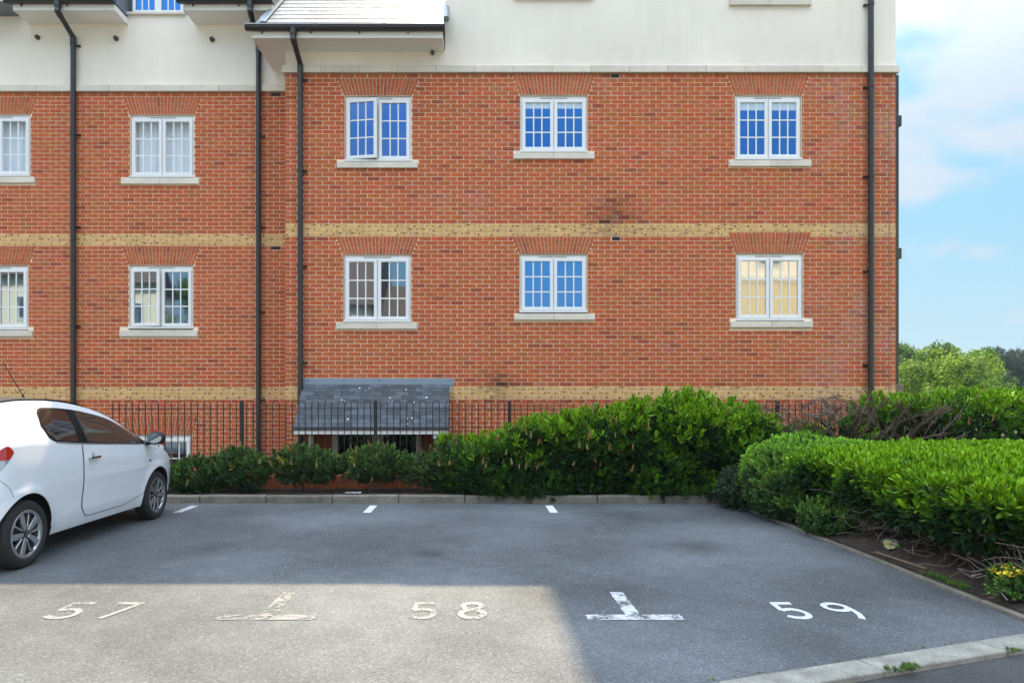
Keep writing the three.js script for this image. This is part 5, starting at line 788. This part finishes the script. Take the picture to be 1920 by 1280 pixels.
    for (let i = 0; i < 5; i++) { // broad polished blade, thin polished hook, black web between them
      const a = i * Math.PI * 2 / 5 + 0.35, place = g => { g.rotateZ(a); g.rotateY(Math.PI / 2); return g; };
      const E = (pts, d, z) => { const g = extr(pts, d, 0.002); g.translate(0, 0, z); return place(g); };
      mesh('spoke', E([[-0.014, 0.035], [0.014, 0.035], [0.022, 0.12], [0.026, 0.186], [-0.022, 0.189], [-0.026, 0.12]], 0.022, 0.048), alloy, wheel);
      mesh('spoke_hook', join([E([[0.034, 0.05], [0.044, 0.046], [0.098, 0.13], [0.086, 0.133]], 0.02, 0.046), E([[0.086, 0.132], [0.098, 0.128], [0.080, 0.172], [0.068, 0.177]], 0.02, 0.0455)]), alloy, wheel);
      mesh('spoke_web', E([[-0.03, 0.03], [0.045, 0.03], [0.09, 0.13], [0.07, 0.17], [0.03, 0.18], [-0.03, 0.185]].map(([x, y]) => [x * 0.95, y]), 0.02, 0.02), blk, wheel);
    }
    const hub = new THREE.CylinderGeometry(0.036, 0.042, 0.03, 28); hub.rotateZ(-Math.PI / 2); hub.translate(0.055, 0, 0); mesh('hub_cap', hub, blk, wheel);
    const em = extr([[-0.016, -0.02], [-0.004, -0.012], [0.006, -0.022], [0.013, -0.018], [0.008, -0.006], [0.016, 0.004], [0.01, 0.014], [0.014, 0.022], [0.002, 0.024], [-0.008, 0.016], [-0.004, 0.006], [-0.016, 0.004], [-0.008, -0.004]], 0.004); em.rotateY(Math.PI / 2); em.translate(0.07, 0, 0); mesh('emblem', em, chrome, wheel);
    for (let i = 0; i < 4; i++) { const n = new THREE.CylinderGeometry(0.008, 0.008, 0.02, 8); n.rotateZ(Math.PI / 2); n.translate(0.06, Math.cos(i * 1.57 + 0.8) * 0.05, Math.sin(i * 1.57 + 0.8) * 0.05); mesh('wheel_nut', n, chrome, wheel); } }
  wheel.position.set(X0 + 0.79 - TW / 2, TR - 0.004, Z0 - UC[0]);
  const w1 = wheel.clone(); w1.position.z = Z0 - UC[1]; w1.rotation.x = 0.5; w1.rotation.y = -0.0; car.add(w1);
  for (const c of UC) { const k = wheel.clone(); k.rotation.y = Math.PI; k.position.set(X0 - 0.79 + TW / 2, TR - 0.004, Z0 - c); car.add(k); }
  rebase(car, X0, 0, Z0 - 1.7);
}

// ------------------------------------------------------------------ trees beyond, and the yard behind the viewpoint
const clump = (seed, n, R, L) => { const r = rng(seed), l = []; for (let i = 0; i < n; i++) { const g = leafOne(L * (0.7 + r() * 0.6), L * 0.62, 0.1, 0.3), d = V(r() - 0.5, r() - 0.5, r() - 0.5).normalize().multiplyScalar(R * Math.cbrt(r())); g.rotateX(r() * 3); g.rotateY(r() * 6.28); g.rotateZ((r() - 0.5) * 2); g.translate(d.x, d.y, d.z); const k = 0.75 + r() * 0.5; tint(g, [k, k, k]); l.push(g); } return mergeGeometries(l); };
const clumps = [clump(31, 16, 0.24, 0.15), clump(32, 18, 0.30, 0.13)];
function tree(label, x, z, y0, H, R, n, pal, seed, group, lobes = 9, low = 0.3) {
  const g = thing('broadleaf_tree', label, 'tree', group), r = rng(seed), L = [];
  for (let i = 0; i < lobes; i++) { const a = r() * 6.28, q = Math.sqrt(r()) * 0.62, h = lerp(low, 0.84, r()); L.push([x + Math.cos(a) * q * R, y0 + h * H, z + Math.sin(a) * q * R, R * (0.34 + r() * 0.22) * (1.15 - Math.abs(h - 0.5) * 0.7)]); }
  L.push([x, y0 + H * 0.86, z, R * 0.34]);
  mesh('trunk', cyl(V(x, y0, z), V(x, y0 + H * 0.55, z), R * 0.07, R * 0.035, 9), barkMat, g);
  L.slice(0, 6).forEach(l => mesh('limb', wiggly(V(x, y0 + H * (0.25 + r() * 0.25), z), V(l[0], l[1], l[2]), R * 0.02, r, 0.12), barkMat, g));
  const pl = []; while (pl.length < n) { const l = L[(r() * L.length) | 0], d = V(r() - 0.5, r() - 0.5, r() - 0.5).normalize(), q = l[3] * (0.68 + 0.34 * r()) * (0.55 + 0.9 * fbm(d.x * 3.4 + l[0], d.y * 3.4 + l[1], d.z * 3.4, 3)); const p = V(l[0] + d.x * q, l[1] + d.y * q * 0.8, l[2] + d.z * q); pl.push([p, d, (0.7 + r() * 0.6) * Math.max(0.7, R / 3.4), mixc(pal[0], pal[1], r() * 0.35 + 1.5 * (fbm(p.x * 1.1, p.y * 1.1, p.z * 1.1, 3) - 0.28) * 0.75)]); }  // noise in the leaf colour stands for lit lobes and shaded gaps
  foliage(g, 'crown', clumps, treeLeafMat, pl); rebase(g, x, y0, z);
}
const atD = (px, d) => (px - PX) / F * d, hD = (py, d) => CAMH + (PY - py) / F * d;
const GT = 'trees beyond the hedge at the right';
tree('bright lime green tree just past the corner of the building', atD(1760, 38), -38, -1.32, hD(645, 38) + 1.32, 3.0, 2900, [[0.03, 0.10, 0.012], [0.42, 0.58, 0.03]], 41, GT, 11, 0.2);
tree('bright green tree spreading right of the lime tree', atD(1838, 42), -42, -1.32, hD(658, 42) + 1.32, 3.1, 2900, [[0.03, 0.11, 0.015], [0.36, 0.56, 0.04]], 42, GT, 11, 0.2);
tree('duller green tree hugging the building corner', atD(1692, 46), -46, -1.32, hD(637, 46) + 1.32, 2.4, 1800, [[0.07, 0.14, 0.025], [0.15, 0.24, 0.04]], 43, GT, 9, 0.3);
tree('dark bluish conifer-like tree far behind the lime trees', atD(1858, 78), -78, -1.32, hD(646, 78) + 1.32, 3.6, 2000, [[0.018, 0.04, 0.025], [0.035, 0.07, 0.04]], 44, GT, 10, 0.3);
tree('dark tree at the right frame edge on the skyline', atD(1912, 80), -80, -1.32, hD(653, 80) + 1.32, 4.2, 2300, [[0.02, 0.045, 0.028], [0.045, 0.08, 0.045]], 45, GT, 10, 0.25);
tree('dark tree beyond the right frame edge', atD(1990, 84), -84, -1.32, hD(660, 84) + 1.32, 5, 2000, [[0.02, 0.045, 0.028], [0.045, 0.08, 0.045]], 46, GT, 10, 0.25);
scene.fog = new THREE.FogExp2(new THREE.Color(0.62, 0.78, 0.92), 0.0004);

function oppHouse(label, x0, x1, z, H, roofH, seed, cream) {   // faces the brick block; shows only as a reflection in the panes
  const g = thing('opposite_house', label, 'house'), split = H > 10 ? 7.2 : H * 0.62;
  mesh('brick_wall', bx(x0, x1, -0.03, split, z, z + 8), mat(0.62, 0.54, 0.38, 0.9), g);
  mesh('render_wall', bx(x0, x1, split + 0.25, H, z + 0.01, z + 8), mat(0.8, 0.77, 0.68, 0.9), g);
  mesh('string_course', bx(x0 - 0.05, x1 + 0.05, split, split + 0.25, z - 0.06, z + 8), mat(0.7, 0.68, 0.64, 0.9), g);
  mesh('roof', extr([[-0.4, 0], [4, roofH], [8.4, 0]], x1 - x0 + 0.6).rotateY(-Math.PI / 2).translate(x1 + 0.3, H, z), mat(0.1, 0.075, 0.07, 0.8), g);
  const n = Math.max(1, Math.floor((x1 - x0) / 2.6));
  for (let i = 0; i < n; i++) for (const y of [1, split + 0.7]) { if (y + 1.4 > H || (H > 10 && y < 4)) continue; const x = lerp(x0, x1, (i + 0.5) / n); const w = new THREE.Group(); w.name = 'window'; g.add(w); mesh('frame', join([bx(x - 0.65, x - 0.55, y, y + 1.3, z - 0.03, z), bx(x + 0.55, x + 0.65, y, y + 1.3, z - 0.03, z), bx(x - 0.05, x + 0.05, y + 0.1, y + 1.2, z - 0.03, z), bx(x - 0.55, x + 0.55, y, y + 0.1, z - 0.03, z), bx(x - 0.55, x + 0.55, y + 1.2, y + 1.3, z - 0.03, z)]), upvc, w); mesh('pane', bx(x - 0.55, x + 0.55, y + 0.1, y + 1.2, z - 0.012, z - 0.004), glass.grey, w); }
  rebase(g, (x0 + x1) / 2, 0, z);
}
oppHouse('tall cream and buff house behind the viewpoint, mirrored in the lower right window', 10.2, 24, 9, 11, 3.0, 1);
oppHouse('tall dark-roofed house behind the viewpoint, mirrored in the lower left window', -11.6, -5.3, 10.5, 6.2, 4.4, 2);
oppHouse('low dark-roofed house behind the viewpoint, right of the tall one', -5.0, -1.2, 11.0, 4.6, 3.4, 4);
oppHouse('wide cream house behind the viewpoint at the far left', -32, -19, 9.5, 7.8, 3.0, 3);
tree('leafy tree behind the viewpoint, mirrored in the left windows', -14.2, 9.5, 0, 8.0, 3.0, 1500, [[0.05, 0.12, 0.02], [0.12, 0.24, 0.03]], 51, 'trees behind the viewpoint', 9, 0.3);
tree('small dark tree behind the viewpoint, left of the tall house', 6.6, 11.5, 0, 5.4, 1.6, 900, [[0.03, 0.07, 0.02], [0.06, 0.14, 0.02]], 52, 'trees behind the viewpoint', 7, 0.4);

renderer.render(scene, camera);
